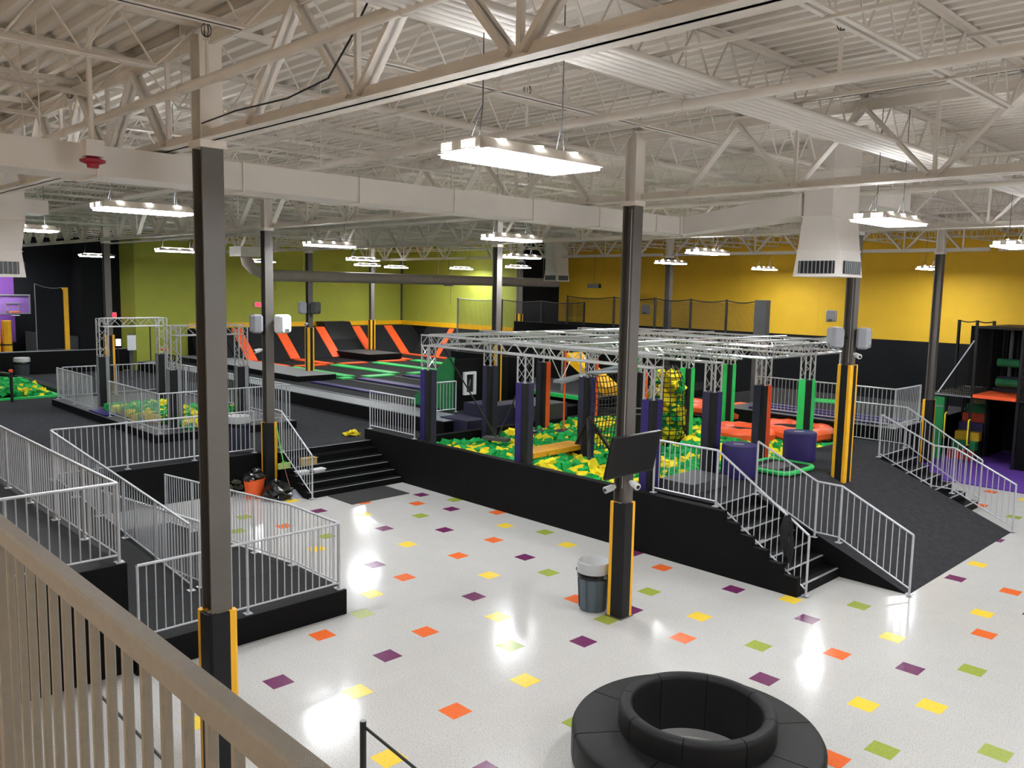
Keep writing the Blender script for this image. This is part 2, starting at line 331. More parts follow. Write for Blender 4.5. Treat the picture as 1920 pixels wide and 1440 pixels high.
# sprinkler pipes, hung by loops
def pipe_run(y, z, xa, xb, label, r=.045, heads=()):
    t = thing('sprinkler_pipe', label, 'pipe', (xa, y, z))
    part('pipe', MB().tube((xa, y, z), (xb, y, z), r, 14), M_WHITE, t, True)
    x = xa+1.2
    while x < xb:
        part('hanger', MB().tube((x, y, z+r), (x, y, ZC), .006, 6).path([(x, y+(r+.006)*math.cos(a), z+(r+.006)*math.sin(a)) for a in [k*math.pi/6 for k in range(12)]], .006, 5, closed=True), M_WHITE, t); x += 3.44
    for hx in heads:
        s = part('sprinkler_head', MB().tube((hx, y, z+r*.7), (hx, y, z+.34), .016, 8).tube((hx, y, z+.34), (hx, y, z+.36), .03, 8), M_WHITE, t)
        cage = MB()
        for k in range(4):
            a = k*math.pi/4
            cage.path([(hx+.045*math.cos(a)*math.sin(q), y+.045*math.sin(a)*math.sin(q), z+.43-.06*math.cos(q)) for q in [j*math.pi/8 for j in range(-8, 9)]], .003, 4)
        part('cage', cage, M_PBLACK, s)
    return t
pipe_run(-7.40, 6.98, -40, 14.9, 'fat off-white sprinkler pipe running along the nearest girder', heads=(-3.85, -7.6))
pipe_run(-4.2, 6.88, -40, 14.9, 'off-white sprinkler pipe crossing right above the large lamp', heads=(-3.0, .5))
pipe_run(3.6, 6.9, -40, 14.9, 'off-white sprinkler pipe behind the tall duct diffuser', heads=(-2.2,))
pipe_run(11.4, 6.9, -40, 14.9, 'distant off-white sprinkler pipe over the foam pit')
# conduit bundle
def bundle(x, ya, yb, z, n, label, r=.036):
    t = thing('conduit_bundle', label, 'conduit', (x, ya, z))
    for k in range(n): part('conduit', MB().tube((x+(k-(n-1)/2)*.088, ya, z), (x+(k-(n-1)/2)*.088, yb, z), r, 10), M_DUCT, t, True)
    y = ya+1
    while y < yb:
        part('strut', MB().box(x-n*.045, y, z+.02, x+n*.045, y+.04, z+.06), M_WHITE, t); y += 2.4
bundle(-.75, -12, 15, 6.99, 6, 'wide band of white electrical conduits hung over the lobby')
bundle(-26, -12, 18, 6.99, 4, 'narrow band of white conduits over the left deck')
# ducts
t = thing('supply_duct', 'long white rectangular duct spanning left to centre under the girders', 'duct', (-5.5, -14, 6.2))
yy = -13.98
while yy < 1.6:
    part('duct_section', MB().box(-5.78, yy, 6.2, -5.2, min(yy+1.5, 1.9), 6.49), M_DUCT, t)
    part('flange', MB().box(-5.8, min(yy+1.5, 1.9), 6.18, -5.18, min(yy+1.5, 1.9)+.02, 6.5), M_WHITE, t); yy += 1.52
part('elbow', MB().quadbox([(-5.78, 1.9, 6.2), (-5.2, 1.9, 6.2), (-5.2, 2.1, 6.2), (-5.78, 2.6, 6.2), (-5.78, 1.9, 6.49), (-5.2, 1.9, 6.49), (-5.2, 2.1, 6.49), (-5.78, 2.6, 6.49)]), M_DUCT, t)
part('branch', MB().quadbox([(-5.2, 2.0, 6.2), (-3.0, 2.0, 6.42), (-3.0, 2.7, 6.42), (-5.6, 2.6, 6.2), (-5.2, 2.0, 6.49), (-3.0, 2.0, 6.78), (-3.0, 2.7, 6.78), (-5.6, 2.6, 6.49)]), M_DUCT, t)
for y in (-11.5, -8.4, -5.4, -2.4, .4):
    for x in (-5.76, -5.22): part('hanger_rod', MB().tube((x, y, 6.49), (x, y, ZC), .006, 6), M_WHITE, t)
def diffuser(cx, cy, zb, label):
    t = thing('air_diffuser', label, 'diffuser', (cx, cy, zb))
    hx, hy = .24, .47; s = .36
    part('drop_duct', MB().box(cx-hx, cy-hy, zb+.95, cx+hx, cy+hy, ZC), M_DUCT, t)
    part('transition', MB().quadbox([(cx-s, cy-s, zb+.42), (cx+s, cy-s, zb+.42), (cx+s, cy+s, zb+.42), (cx-s, cy+s, zb+.42), (cx-hx, cy-hy, zb+.95), (cx+hx, cy-hy, zb+.95), (cx+hx, cy+hy, zb+.95), (cx-hx, cy+hy, zb+.95)]), M_DUCT, t)
    part('seam', MB().box(cx-hx-.015, cy-hy-.015, zb+.94, cx+hx+.015, cy+hy+.015, zb+.96).box(cx-s-.015, cy-s-.015, zb+.41, cx+s+.015, cy+s+.015, zb+.43), M_WHITE, t)
    b = .4
    part('head', MB().quadbox([(cx-b, cy-b, zb), (cx+b, cy-b, zb), (cx+b, cy+b, zb), (cx-b, cy+b, zb), (cx-s, cy-s, zb+.42), (cx+s, cy-s, zb+.42), (cx+s, cy+s, zb+.42), (cx-s, cy+s, zb+.42)]), M_DUCT, t)
    for (dx, dy) in ((0, -1), (1, 0), (-1, 0), (0, 1)):
        g = part('grille', MB().box(cx+dx*(b+.005)-(.3 if dx == 0 else .012), cy+dy*(b+.005)-(.3 if dy == 0 else .012), zb+.05, cx+dx*(b+.005)+(.3 if dx == 0 else .012), cy+dy*(b+.005)+(.3 if dy == 0 else .012), zb+.25), M_PBLACK, t)
        for k in range(9):
            o = -.27+k*.0675
            if dx == 0: q = MB().box(cx+o-.008, cy+dy*(b+.01)-.012, zb+.05, cx+o+.008, cy+dy*(b+.01)+.012, zb+.25)
            else: q = MB().box(cx+dx*(b+.01)-.012, cy+o-.008, zb+.05, cx+dx*(b+.01)+.012, cy+o+.008, zb+.25)
            part('louver', q, M_GREYPAD, g)
    return t
diffuser(-2.72, 2.55, 5.46, 'tall white duct drop with louvred diffuser right of centre')
diffuser(-12.3, -7.25, 5.2, 'white louvred diffuser at the left edge above the ramps')
solo('duct_box', MB().box(-4.0, 5.2, 6.86, -3.15, 6.9, ZC-.02), M_DUCT, 'white boxed duct stub under the roof behind the tall diffuser', 'duct')
solo('duct_box', MB().box(-12.9, -7.9, 6.27, -12.3, -6.36, 6.5), M_DUCT, 'white boxed duct over the left edge diffuser', 'duct')
diffuser(-21.6, 16.4, 5.5, 'distant white diffuser hanging before the yellow wall')
t = thing('round_duct', 'long grey round spiral duct crossing before the green walls', 'duct', (-22.5, 2.5, 5.44))
part('tube', MB().tube((-22.5, 3.3, 5.44), (-22.5, 17.4, 5.44), .19, 18), M_RDUCT, t, True)
part('elbow', MB().path([(-22.5, 3.35, 5.44), (-22.5, 3.0, 5.48), (-22.5, 2.65, 5.62), (-22.5, 2.42, 5.85), (-22.5, 2.38, 6.05)], .19, 18), M_RDUCT, t, True)
part('plenum', MB().box(-22.9, 2.0, 6.03, -22.1, 2.75, 6.35), M_DUCT, t)
for y in (4.5, 7.5, 10.5, 13.5, 16.5): part('hanger_rod', MB().tube((-22.5, y, 5.62), (-22.5, y, ZC), .006, 6), M_WHITE, t)
# alarm horn on a conduit drop
t = thing('fire_alarm_horn', 'red round alarm horn on a white conduit drop at upper left', 'alarm', (-4.9, -8.05, 6.3))
part('conduit', MB().path([(-4.9, -8.05, 6.46), (-4.9, -8.05, 7.3), (-4.75, -8.05, 7.48), (-4.0, -8.05, 7.52)], .02, 8).path([(-4.95, -8.05, 6.46), (-4.95, -8.05, 7.34), (-4.85, -8.05, 7.5), (-4.0, -8.09, 7.55)], .014, 8), M_WHITE, t, True)
part('junction_box', MB().box(-4.98, -8.13, 6.33, -4.82, -7.97, 6.48), M_DUCT, t)
part('horn', MB().lathe([(0, -.06), (.05, -.06), (.055, -.03), (.11, -.01), (.115, .01), (.06, .03), (.05, .05), (0, .05)], (-4.9, -8.05, 6.29), 20), mat('alarm_red_plastic', (158, 30, 52), .45), t, True)
# loose black cable on the near girder
solo('black_cable', MB().path([(-4.2, -7.30, 6.66), (-3.5, -7.31, 6.68), (-2.6, -7.31, 6.66), (-2.0, -7.31, 6.72), (-1.7, -7.31, 6.95), (-1.35, -7.3, 7.3)], .008, 6), M_PBLACK, 'thin black cable draped along the nearest girder', 'cable')

# ---------------------------------------------------------------- high-bay lamps
M_LENS = emis('lamp_lens_glow', (247, 251, 255), LAMP); M_SLOT = emis('lamp_slot_glow', (255, 252, 245), LAMP_TOP)
LH = MB().quadbox([(-.27, -.61, 0), (.27, -.61, 0), (.27, .61, 0), (-.27, .61, 0), (-.14, -.56, .1), (.14, -.56, .1), (.14, .56, .1), (-.14, .56, .1)]).mesh('housing', M_WHITE)
LL = MB().box(-.25, -.59, -.025, .25, .59, -.004).mesh('lens', M_LENS)
LE = MB().box(-.2, -.64, .005, .2, -.615, .075).mesh('end_plate', M_DUCT)
ep = MB()
for i in range(12):
    for j in range(3):
        if 4 <= i <= 6: continue
        ep.box(-.185+i*.031, -.6425, .016+j*.018, -.173+i*.031, -.6395, .026+j*.018)
LEP = ep.mesh('vent_hole', M_SLOT)
LS = MB().box(-.016, -.022, 0, .016, .022, .014).mesh('uplight_window', M_SLOT)
LU = MB().box(-.016, -.5, .1, .016, .5, .106).mesh('uplight_slot', M_LENS)
LC = MB()
for yy in (-.45, .45):
    LC.tube((0, yy, .1), (0, yy*.93, .35), .004, 5).tube((-.1, yy, .1), (0, yy*.93, .35), .004, 5).tube((0, yy*.93, .35), (0, yy*.93, ZC-6.13), .005, 5)
LC = LC.mesh('chain', M_DGREY)
LAMPS = [(-.92, -6.3, 'large in front of the centre'), (-8.25, -6.3, 'left of the nearest grey column'), (-15.0, -6.1, 'at the left edge above the ramps'), (-.9, .4, 'right of the tall duct diffuser'), (-8.4, .85, 'centre, beyond the lobby column'),
  (-14.6, .6, 'above the left stairs'), (-23.2, .4, 'small, left, over the island gates'), (-33, 1.2, 'small at far left near black wall'), (-8.1, 7.3, 'over the middle of the foam pit'), (-15.2, 7.9, 'beyond the pit, left of centre'),
  (-23.6, 7.7, 'over the front of the trampolines'), (-31.6, 7.7, 'over the left trampolines'), (-13.5, 13.4, 'before the yellow wall near netting'), (-33, 16.2, 'over the trampoline corner'), (-24.5, 16.9, 'before the green back wall'),
  (-31.0, 13.0, 'small over the far trampolines'), (-14, 20.6, 'tiny along the yellow wall'), (-7.6, 13.7, 'behind the right pit column'), (-7.6, 20.6, 'by the yellow wall at right'), (-1.2, 6.9, 'at the right edge over the far ramp'),
  (-39.2, -1.2, 'tiny at far left over the hoop'), (-23.5, -6.1, 'left, over the far deck'), (-31.5, -6.1, 'far left over the small pit'), (5.9, -3.0, 'out to the right of the lobby'), (5.9, 6.9, 'out to the right of the ramp'), (-1.0, 13.6, 'over the playground'), (-30.5, 18.6, 'close to the green corner wall'),
  (12.5, -3.0, 'far out to the right of the lobby'), (12.5, 6.9, 'far out right of the ramp'), (5.9, 13.6, 'out right over the play mat')]
BALC = [(-8.2, -13.4, 'left, behind the balcony'), (-.9, -14.4, 'behind the viewpoint'), (5.9, -13.4, 'right of the balcony'), (12.0, -12, 'far right of the balcony'), (-16, -13.4, 'far left behind the balcony')]
M_LENSW = emis('warm_lamp_lens_glow', (255, 241, 224), LAMP*.85)
LLW = MB().box(-.25, -.59, -.025, .25, .59, -.004).mesh('lens', M_LENSW)
for (x, y, wt) in LAMPS+BALC:
    z = 6.13
    t = thing('high_bay_lamp', 'white hanging high-bay lamp with glowing lens '+wt, 'lamp', (x, y, z), 'high-bay lamps')
    part('housing', LH, None, t, loc=(x, y, z)); part('lens', LLW if (x, y, wt) in BALC else LL, None, t, loc=(x, y, z))
    e = part('end_plate', LE, None, t, loc=(x, y, z)); part('vent_hole', LEP, None, e, loc=(x, y, z)); part('end_plate', LE, None, t, loc=(x, y, z), rot=(0, 0, math.pi))
    for q in (-.38, 0, .38): part('uplight_window', LS, None, t, loc=(x+.17, y+q, z+.08))
    part('chain', LC, None, t, loc=(x, y, z)); part('uplight_slot', LU, None, t, loc=(x, y, z))

# ---------------------------------------------------------------- columns
def hsec(z0, z1, b=.215, h=.215, tf=.022, tw=.03):
    m = MB(); m.box(h/2-tf, -b/2, z0, h/2, b/2, z1); m.box(-h/2, -b/2, z0, -h/2+tf, b/2, z1); m.box(-h/2+tf, -tw/2, z0, h/2-tf, tw/2, z1); return m
CG = hsec(0, 6.5).mesh('shaft', M_COLG); CW = hsec(6.5, GZT).mesh('painted_shaft_top', M_WHITE)
def column(x, y, z0, zp0, zp1, label, style='A', pad=True, w=.152):
    t = thing('steel_column', label, 'column', (x, y, 0), 'roof columns')
    part('shaft', CG, None, t, loc=(x, y, 0)); part('painted_shaft_top', CW, None, t, loc=(x, y, 0))
    part('base_plate', MB().box(x-.16, y-.16, z0, x+.16, y+.16, z0+.02), M_COLG, t)
    part('cap_plate', MB().box(x-.13, y-.13, 6.45, x+.13, y+.13, 6.52), M_WHITE, t)
    if pad:
        c = .088; k = w
        for nm, (dx, dy) in (('front_pad', (1, 0)), ('side_pad', (0, -1)), ('front_pad', (-1, 0)), ('side_pad', (0, 1))):
            if dx: q = MB().box(x+dx*(k-.04), y-k+c, zp0, x+dx*k, y+k-c, zp1)
            else: q = MB().box(x-k+c, y+dy*(k-.04), zp0, x+k-c, y+dy*k, zp1)
            part(nm, q, M_BLACKPAD, t)
        for (dx, dy) in ((1, -1), (1, 1), (-1, -1), (-1, 1)):
            m = M_BLACKPAD if (style == 'A' and (dx, dy) == (1, -1)) else M_YPAD
            poly = [(x+dx*k, y+dy*(k-c)), (x+dx*k, y+dy*(k-c*.35)), (x+dx*(k-c*.35), y+dy*k), (x+dx*(k-c), y+dy*k), (x+dx*(k-c), y+dy*(k-c))]
            part('corner_pad', MB().prism(poly, 'Z', zp0, zp1+.01), m, t)
        part('pad_top', MB().box(x-k+.02, y-k+.02, zp1-.03, x+k-.02, y+k-.02, zp1-.015), M_SPKW, t)
    return t
C1 = column(-4.33, -7.19, 0, .02, 1.86, 'nearest grey steel column at left with black and yellow pad')
C2 = column(-4.40, -.48, 0, .02, 1.86, 'grey steel column in the lobby carrying the tilted screen')
C3 = column(-15.5, -.62, 0, .02, 1.72, 'grey steel column by the left stairs with white speaker')
C4 = column(-4.37, 7.25, 0, 1.06, 3.65, 'grey steel column on the right platform with tall yellow striped pad', 'B', w=.165)
C5 = column(-5.85, 16.5, 0, .04, 2.0, 'grey steel column beside the playground with yellow edged pad')
column(-15.75, 16.5, 0, 1.6, 2.2, 'distant grey column before the yellow wall', 'B', False)
column(-15.95, 7.55, 0, 1.36, 3.35, 'grey column behind the foam pit with yellow striped pad', 'B')
column(-27.6, 7.75, 0, 1.5, 3.36, 'grey column on the trampoline walkway with yellow striped pad and speakers', 'B')
column(-34.6, 15.75, 0, 1.7, 3.3, 'dark column standing on the raised box by the trampoline corner', 'B')
column(-26.2, 18.7, 0, 1.4, 3.9, 'grey column before the dark return wall', 'B')
column(-27.6, -.27, 0, 1.16, 3.25, 'grey column among the island gates at left', 'B')
column(-314.9, -.31, 0, .94, 3.1, 'grey column at far left with yellow striped pad', 'B')
column(-39.0, 7.5, 0, .94, 3.1, 'hidden grey column at the left green wall', 'B', False) if False else None
# ================================================================ PLATFORMS, RAMPS, STAIRS
def deck(name, label, x0, y0, x1, y1, z, top=None, z0=0.0, cat='platform'):
    t = thing(name, label, cat, ((x0+x1)/2, (y0+y1)/2, z0))
    part('body', MB().box(x0, y0, z0, x1, y1, z-.012), M_BLACK, t)
    part('carpet_top', MB().box(x0, y0, z-.012, x1, y1, z), top or M_CARPET, t)
    return t
M_RUB = mat('dark_ramp_rubber', (33, 33, 34), .6, var=.15, scale=20, bump=.5, bscale=120, spec=.15)
LD = deck('carpeted_deck', 'wide charcoal carpeted deck at left behind the stairs', -39.48, -17.98, -15.72, 2.58, .93)
part('edge_body', MB().box(-37.58, 2.58, 0, -15.72, 4.39, .918).box(-15.72, -.42, 0, -15.5, 2.42, .918).box(-15.72, 2.75, 0, -13.9, 4.4, .918), M_BLACK, LD)
part('edge_carpet', MB().box(-37.58, 2.58, .918, -15.72, 4.39, .93).box(-15.72, -.42, .918, -15.5, 2.42, .93).box(-15.72, 2.75, .918, -13.9, 4.4, .93), M_CARPET, LD)
part('edge_nosing', MB().box(-15.53, -.4, .925, -15.495, 2.42, .936), M_NOSE, LD)
D3 = deck('upper_ramp_deck', 'dark raised deck at lower left under the nearest silver railing', -15.7, -9.7, -7.5, -6.95, 1.5, M_RUB)
LA = deck('ramp_landing', 'low black landing with diamond tread at the ramp turn', -8.85, -6.93, -7.32, -3.69, .4, M_RUB)
def ramp(name, label, xa, za, xb, zb, y0, y1, m):
    t = thing(name, label, 'ramp', ((xa+xb)/2, (y0+y1)/2, 0))
    part('body', MB().prism([(xa, 0), (xb, 0), (xb, zb-.012), (xa, za-.012)] if min(za, zb) > .05 else ([(xa, 0), (xb, 0), (xb, zb-.012)] if za < zb else [(xa, 0), (xb, 0), (xa, za-.012)]), 'Y', y0, y1), M_BLACK, t)
    part('carpet_top', MB().prism([(xa, max(0, za-.012)), (xb, max(0, zb-.012)), (xb, zb+.001), (xa, za+.001)], 'Y', y0, y1), m, t)
    return t
ramp('access_ramp', 'dark lower access ramp rising toward the landing', -14.2, 0, -8.85, .4, -5.44, -3.69, M_RUB)
ramp('access_ramp', 'dark upper access ramp rising to the left deck', -15.72, .93, -8.85, .4, -6.93, -5.46, M_RUB)
# right hand platform and ramp
RP = deck('carpeted_platform', 'charcoal carpeted platform strip right of the foam pit', -6.2, 2.75, -4.65, 12.2, 1.22)
deck('carpeted_platform', 'charcoal carpeted deck behind the foam pit with orange rings', -14.0, 12.2, -6.2, 21.9, 1.22)
ramp('carpeted_ramp', 'wide charcoal carpeted ramp sloping to the lobby at right', -4.65, 1.22, -1.62, 0, 4.06, 9.88, M_CARPET)
deck('trampoline_block', 'black raised block with purple trampolines behind the far stairs', -10.5, 12.25, -5.2, 14.2, 1.6, M_DGREY, z0=1.22)
solo('block_base', MB().box(-6.19, 12.25, 0, -5.2, 14.2, 1.215), M_BLACK, 'black base wall under the purple trampoline block', 'block')
for k in range(3):
    solo('trampoline_pad', MB().box(-9.8, 12.6+k*.52, 1.601, -5.6, 12.9+k*.52, 1.66), M_PURP, ['front', 'middle', 'rear'][k]+' purple pad strip on the block behind the far stairs', 'pad', 'purple block pads')
def stairs(name, label, xb, dirx, y0, y1, n, rise, tread, xtop):
    t = thing(name, label, 'stairs', (xb, (y0+y1)/2, 0))
    for i in range(n):
        xf = xb+dirx*i*tread
        s = part('step', MB().box(xf, y0, i*rise, xtop, y1, (i+1)*rise-.001), M_BLACK, t)
        if i < n-1 or n == 7: part('nosing', MB().box(xf-dirx*.004, y0+.03, (i+1)*rise-.006, xf+dirx*.04, y1-.03, (i+1)*rise+.004), M_NOSE, s)
    return t
stairs('stairs', 'wide black stairs with silver nosings up to the left deck', -14.03, -1, -.42, 2.41, 5, .155, .289, -15.49)
SR = stairs('stairs', 'black stairs with silver nosings beside the foam pit at right', -2.86, -1, 2.56, 4.03, 7, .1743, .297, -4.64)
part('tread_grip', MB().box(-3.83, 2.6, .7, -3.72, 2.95, .708), M_NOSE, SR); part('tread_grip', MB().box(-4.13, 2.6, .874, -4.02, 2.95, .882), M_NOSE, SR)
stairs('stairs', 'black stairs with silver nosings on the far side of the ramp', -2.86, -1, 9.92, 11.7, 7, .1743, .297, -4.64)
# pit walls
PW = thing('pit_parapet', 'long matte black padded wall in front of the foam pit', 'wall panel', (-9.5, 2.6, 0))
xs = [-15.78, -13.6, -11.4, -9.2, -7.0, -4.65]
for a, b in zip(xs, xs[1:]): part('pad_panel', MB().box(a+.002, 2.43, 0, b-.002, 2.63, 1.21), M_BLACK, PW)
part('stair_side', MB().prism([(-4.65, 0), (-4.65, 1.21)]+[q for i in range(7) for q in ((-4.65+.297*i, 1.21-.1743*i), (-4.65+.297*(i+1) if i < 6 else -2.86, 1.21-.1743*i))][1:]+[(-2.86, 0)], 'Y', 2.43, 2.55), M_BLACK, PW)
part('pit_wall', MB().box(-13.9, 2.75, 0, -13.72, 12.19, 1.2), M_BLACK, PW)
part('pit_liner', MB().box(-13.7, 2.76, 0, -6.22, 12.18, .25), M_BLACK, PW)

# ================================================================ RAILINGS
BAL = {}
def railing(label, pts, H=1.06, sp=.118, group='silver railings', post_every=1.45, r=.021, skip_end=False, cat='railing'):
    t = thing('railing', label, cat, pts[0], group)
    zb = .1
    if (H, 'b') not in BAL: BAL[(H, 'b')] = MB().tube((0, 0, zb), (0, 0, H), .0095, 6).mesh('baluster', M_RAIL, True)
    if (H, 'p') not in BAL:
        BAL[(H, 'p')] = MB().tube((0, 0, 0), (0, 0, H), .021, 10).mesh('post', M_RAIL, True)
        BAL['plate'] = MB().box(-.055, -.055, 0, .055, .055, .012).mesh('base_plate', M_RAIL)
    up = Vector((0, 0, 1)); P = [Vector(p) for p in pts]
    posts = []
    for a, b in zip(P, P[1:]):
        part('top_rail', MB().path([a+up*H, b+up*H], r, 10), M_RAIL, t, True)
        part('bottom_rail', MB().path([a+up*zb, b+up*zb], .015, 8), M_RAIL, t, True)
        hd = math.hypot(b.x-a.x, b.y-a.y); npst = max(1, round(hd/post_every)); 
        for k in range(npst+1):
            q = a+(b-a)*k/npst
            if not any((q-z).length < .05 for z in posts): posts.append(q)
        nb = max(1, round(hd/sp))
        for k in range(1, nb):
            q = a+(b-a)*k/nb
            if any(math.hypot(q.x-z.x, q.y-z.y) < .04 for z in posts): continue
            part('baluster', BAL[(H, 'b')], None, t, loc=q)
    for q in posts:
        p = part('post', BAL[(H, 'p')], None, t, loc=q); part('base_plate', BAL['plate'], None, p, loc=q)
    for q in P[1:-1]: part('rail_joint', MB().lathe([(0, -r), (r*.8, -r*.6), (r, 0), (r*.8, r*.6), (0, r)], q+up*H, 10), M_RAIL, t, True)
    return t
railing('silver railing across the front of the low ramp landing', [(-7.41, -6.86, .4), (-7.41, -3.77, .4)])
railing('silver railing down the lobby side of the lower ramp', [(-7.45, -3.76, .4), (-8.9, -3.76, .4), (-14.2, -3.76, 0)])
railing('nearest silver railing around the raised dark deck at lower left', [(-7.58, -9.6, 1.5), (-7.58, -7.02, 1.5), (-15.6, -7.02, 1.5)])
railing('silver sloping railing between the two access ramps, upper side', [(-8.85, -5.53, .4), (-15.7, -5.53, .93)])
railing('silver sloping railing between the two access ramps, lower side', [(-8.9, -5.36, .4), (-14.2, -5.36, 0)])
railing('silver railing along the left deck edge above the black wall', [(-15.82, -5.5, .93), (-15.82, -.86, .93)])
railing('silver handrail down the left stairs beside the broom', [(-13.95, -.33, 0.02), (-15.4, -.33, .93), (-15.85, -.33, .93)])
railing('short silver railing on the parapet at the head of the left stairs', [(-15.66, 2.53, 1.21), (-13.65, 2.53, 1.21)])
railing('short silver railing before the green wedge behind the parapet', [(-15.9, 4.5, 1.36), (-15.9, 5.85, 1.36)], H=.95)
railing('silver railing at the head of the right stairs, near side', [(-6.05, 2.6, 1.215), (-4.63, 2.6, 1.215), (-2.78, 2.6, 0.02)])
railing('silver railing between the right stairs and the carpeted ramp', [(-4.63, 4.04, 1.22), (-3.37, 4.04, .64), (-2.9, 4.04, .64), (-1.6, 4.04, 0.02)])
railing('silver railing on the far edge of the carpeted ramp', [(-4.63, 9.9, 1.22), (-3.37, 9.9, .64), (-2.9, 9.9, .64), (-1.6, 9.9, 0.02)])
railing('silver railing past the far stairs by the playground', [(-6.5, 11.78, 1.22), (-4.72, 11.78, 1.22), (-2.86, 11.78, .12)])
railing('silver railing around the black block behind the far stairs', [(-9.4, 12.32, 1.6), (-5.27, 12.32, 1.6), (-5.27, 14.1, 1.6)])
railing('silver railing on the left front of the island', [(-27.3, -2.08, 1.15), (-23.9, -2.08, 1.15)])
railing('silver railing on the right front of the island around its corner', [(-22.4, -2.08, 1.15), (-18.68, -2.08, 1.15), (-18.68, 1.75, 1.15)])
railing('silver railing at the rear of the island', [(-27.3, 1.72, 1.15), (-18.8, 1.72, 1.15)], sp=.15)
railing('silver railing on the left end of the island', [(-27.33, -1.9, 1.15), (-27.33, 1.6, 1.15)], sp=.15)
# balcony guard in the foreground
BR = thing('balcony_guard', 'thick bronze-grey painted balcony guard rail in the foreground', 'railing', (1, -10.26, 3.42))
part('top_rail', MB().prism([(-10.282, 4.441), (-10.277, 4.436), (-10.243, 4.436), (-10.238, 4.441), (-10.238, 4.485), (-10.243, 4.49), (-10.277, 4.49), (-10.282, 4.485)], 'X', -9, 4.6), M_BRONZE, BR)
part('bottom_rail', MB().box(-9, -10.275, 3.5, 4.6, -10.245, 3.54), M_BRONZE, BR)
bb = MB().prism([(-.0098, -.006), (-.006, -.0098), (.006, -.0098), (.0098, -.006), (.0098, .006), (.006, .0098), (-.006, .0098), (-.0098, .006)], 'Z', 3.54, 4.436).mesh('baluster', M_BRONZE)
for k in range(-34, 31): part('baluster', bb, None, BR, loc=(1.336+.0992*k, -10.26, 0))
for x in (-8.9, -5.6, -2.3, .95, 4.4): part('post', MB().box(x-.022, -10.282, 3.42, x+.022, -10.238, 4.444), M_BRONZE, BR)
deck('balcony_slab', 'balcony floor slab under the viewpoint', -12, -17.98, 14.98, -10.2, 3.42, mat('balcony_beige_floor', (176, 164, 148), .5), z0=3.15)

# ================================================================ LATTICE TRUSS
def lattice(mb_list, p0, p1, s, r, br):
    p0, p1 = Vector(p0), Vector(p1); d = (p1-p0); L = d.length; d.normalize()
    a = d.cross(Vector((0, 0, 1)))
    if a.length < 1e-3: a = Vector((1, 0, 0))
    a.normalize(); b = a.cross(d); h = s/2
    cs = [a*h+b*h, -a*h+b*h, -a*h-b*h, a*h-b*h]
    chords = [MB().tube(p0+c, p1+c, r, 8) for c in cs]
    n = max(2, round(L/s)); faces = []
    for k in range(4):
        m = MB(); c0, c1 = cs[k], cs[(k+1) % 4]
        for i in range(n):
            q0 = p0+d*(L*i/n); q1 = p0+d*(L*(i+1)/n)
            if i % 2 == 0: m.tube(q0+c0, q1+c1, br, 5)
            else: m.tube(q0+c1, q1+c0, br, 5)
        m.tube(p0+c0, p0+c1, br, 5).tube(p1+c0, p1+c1, br, 5)
        faces.append(m)
    return chords, faces
def truss(label, p0, p1, s=.27, group='aluminium trusses', name='truss_beam'):
    t = thing(name, label, 'truss', p0, group)
    ch, fa = lattice(None, p0, p1, s, .022, .009)
    for c in ch: part('chord', c, M_ALU, t, True)
    for f in fa: part('bracing', f, M_ALU, t, kind='stuff')
    return t
def pad_post(label, x, y, z0, zp, zt, ca, cb, s=.25, w=.16, near=None, group='padded truss legs'):
    t = thing('padded_truss_leg', label, 'truss leg', (x, y, z0), group)
    c = .1
    part('pad_core', MB().box(x-w+.03, y-w+.03, z0, x+w-.03, y+w-.03, zp), M_BLACKPAD, t)
    for (dx, dy), m in (((-1, -1), ca), ((1, 1), cb), ((1, -1), near or M_BLACKPAD), ((-1, 1), M_BLACKPAD)):
        q2 = .2 if (dx, dy) in ((-1, -1), (1, 1)) else .11
        q = MB().prism([(x+dx*w, y+dy*(w-q2)), (x+dx*w, y+dy*(w-.02)), (x+dx*(w-.02), y+dy*w), (x+dx*(w-q2), y+dy*w), (x+dx*(w-q2), y+dy*(w-.04)), (x+dx*(w-.04), y+dy*(w-.04)), (x+dx*(w-.04), y+dy*(w-q2))], 'Z', z0, zp+.02)
        part('corner_pad', q, m, t)
    ch, fa = lattice(None, (x, y, zp-.2), (x, y, zt), s, .022, .009)
    for cc in ch: part('chord', cc, M_ALU, t, True)
    for f in fa: part('bracing', f, M_ALU, t, kind='stuff')
    return t
TZ = 3.79
GX = [-13.5, -9.95, -6.35]; GY = [2.86, 5.05, 7.2, 9.4, 11.6]
COLORS = {(0, 0): (M_PURP, M_NAVY), (1, 0): (M_PURP, M_NAVY), (2, 0): (M_PURP, M_PURP), (2, 1): (M_NAVY, M_PURP), (2, 2): (M_NAVY, M_OPAD), (2, 3): (M_GPAD, M_GPAD), (2, 4): (M_GPAD, M_GPAD), (1, 1): (M_NAVY, M_PURP), (1, 3): (M_GPAD, M_GPAD), (1, 4): (M_GPAD, M_GPAD), (0, 1): (M_NAVY, M_NAVY), (0, 2): (M_NAVY, M_OPAD), (0, 3): (M_NAVY, M_OPAD), (0, 4): (M_NAVY, M_GPAD), (1, 2): (M_NAVY, M_OPAD)}
RN = ['front', 'second', 'third', 'fourth', 'rear']; CN = ['left', 'middle', 'right']
for i, x in enumerate(GX):
    for j, y in enumerate(GY):
        ca, cb = COLORS[(i, j)]
        cn = {M_PURP: 'purple', M_NAVY: 'navy', M_GPAD: 'green', M_OPAD: 'orange'}
        nm = cn[cb] if cb in (M_OPAD,) else cn[ca]
        pad_post('%s padded truss leg, %s row, %s column of the foam pit' % (nm, RN[j], CN[i]), x, y, .25, 3.0, TZ-.145, ca, cb)
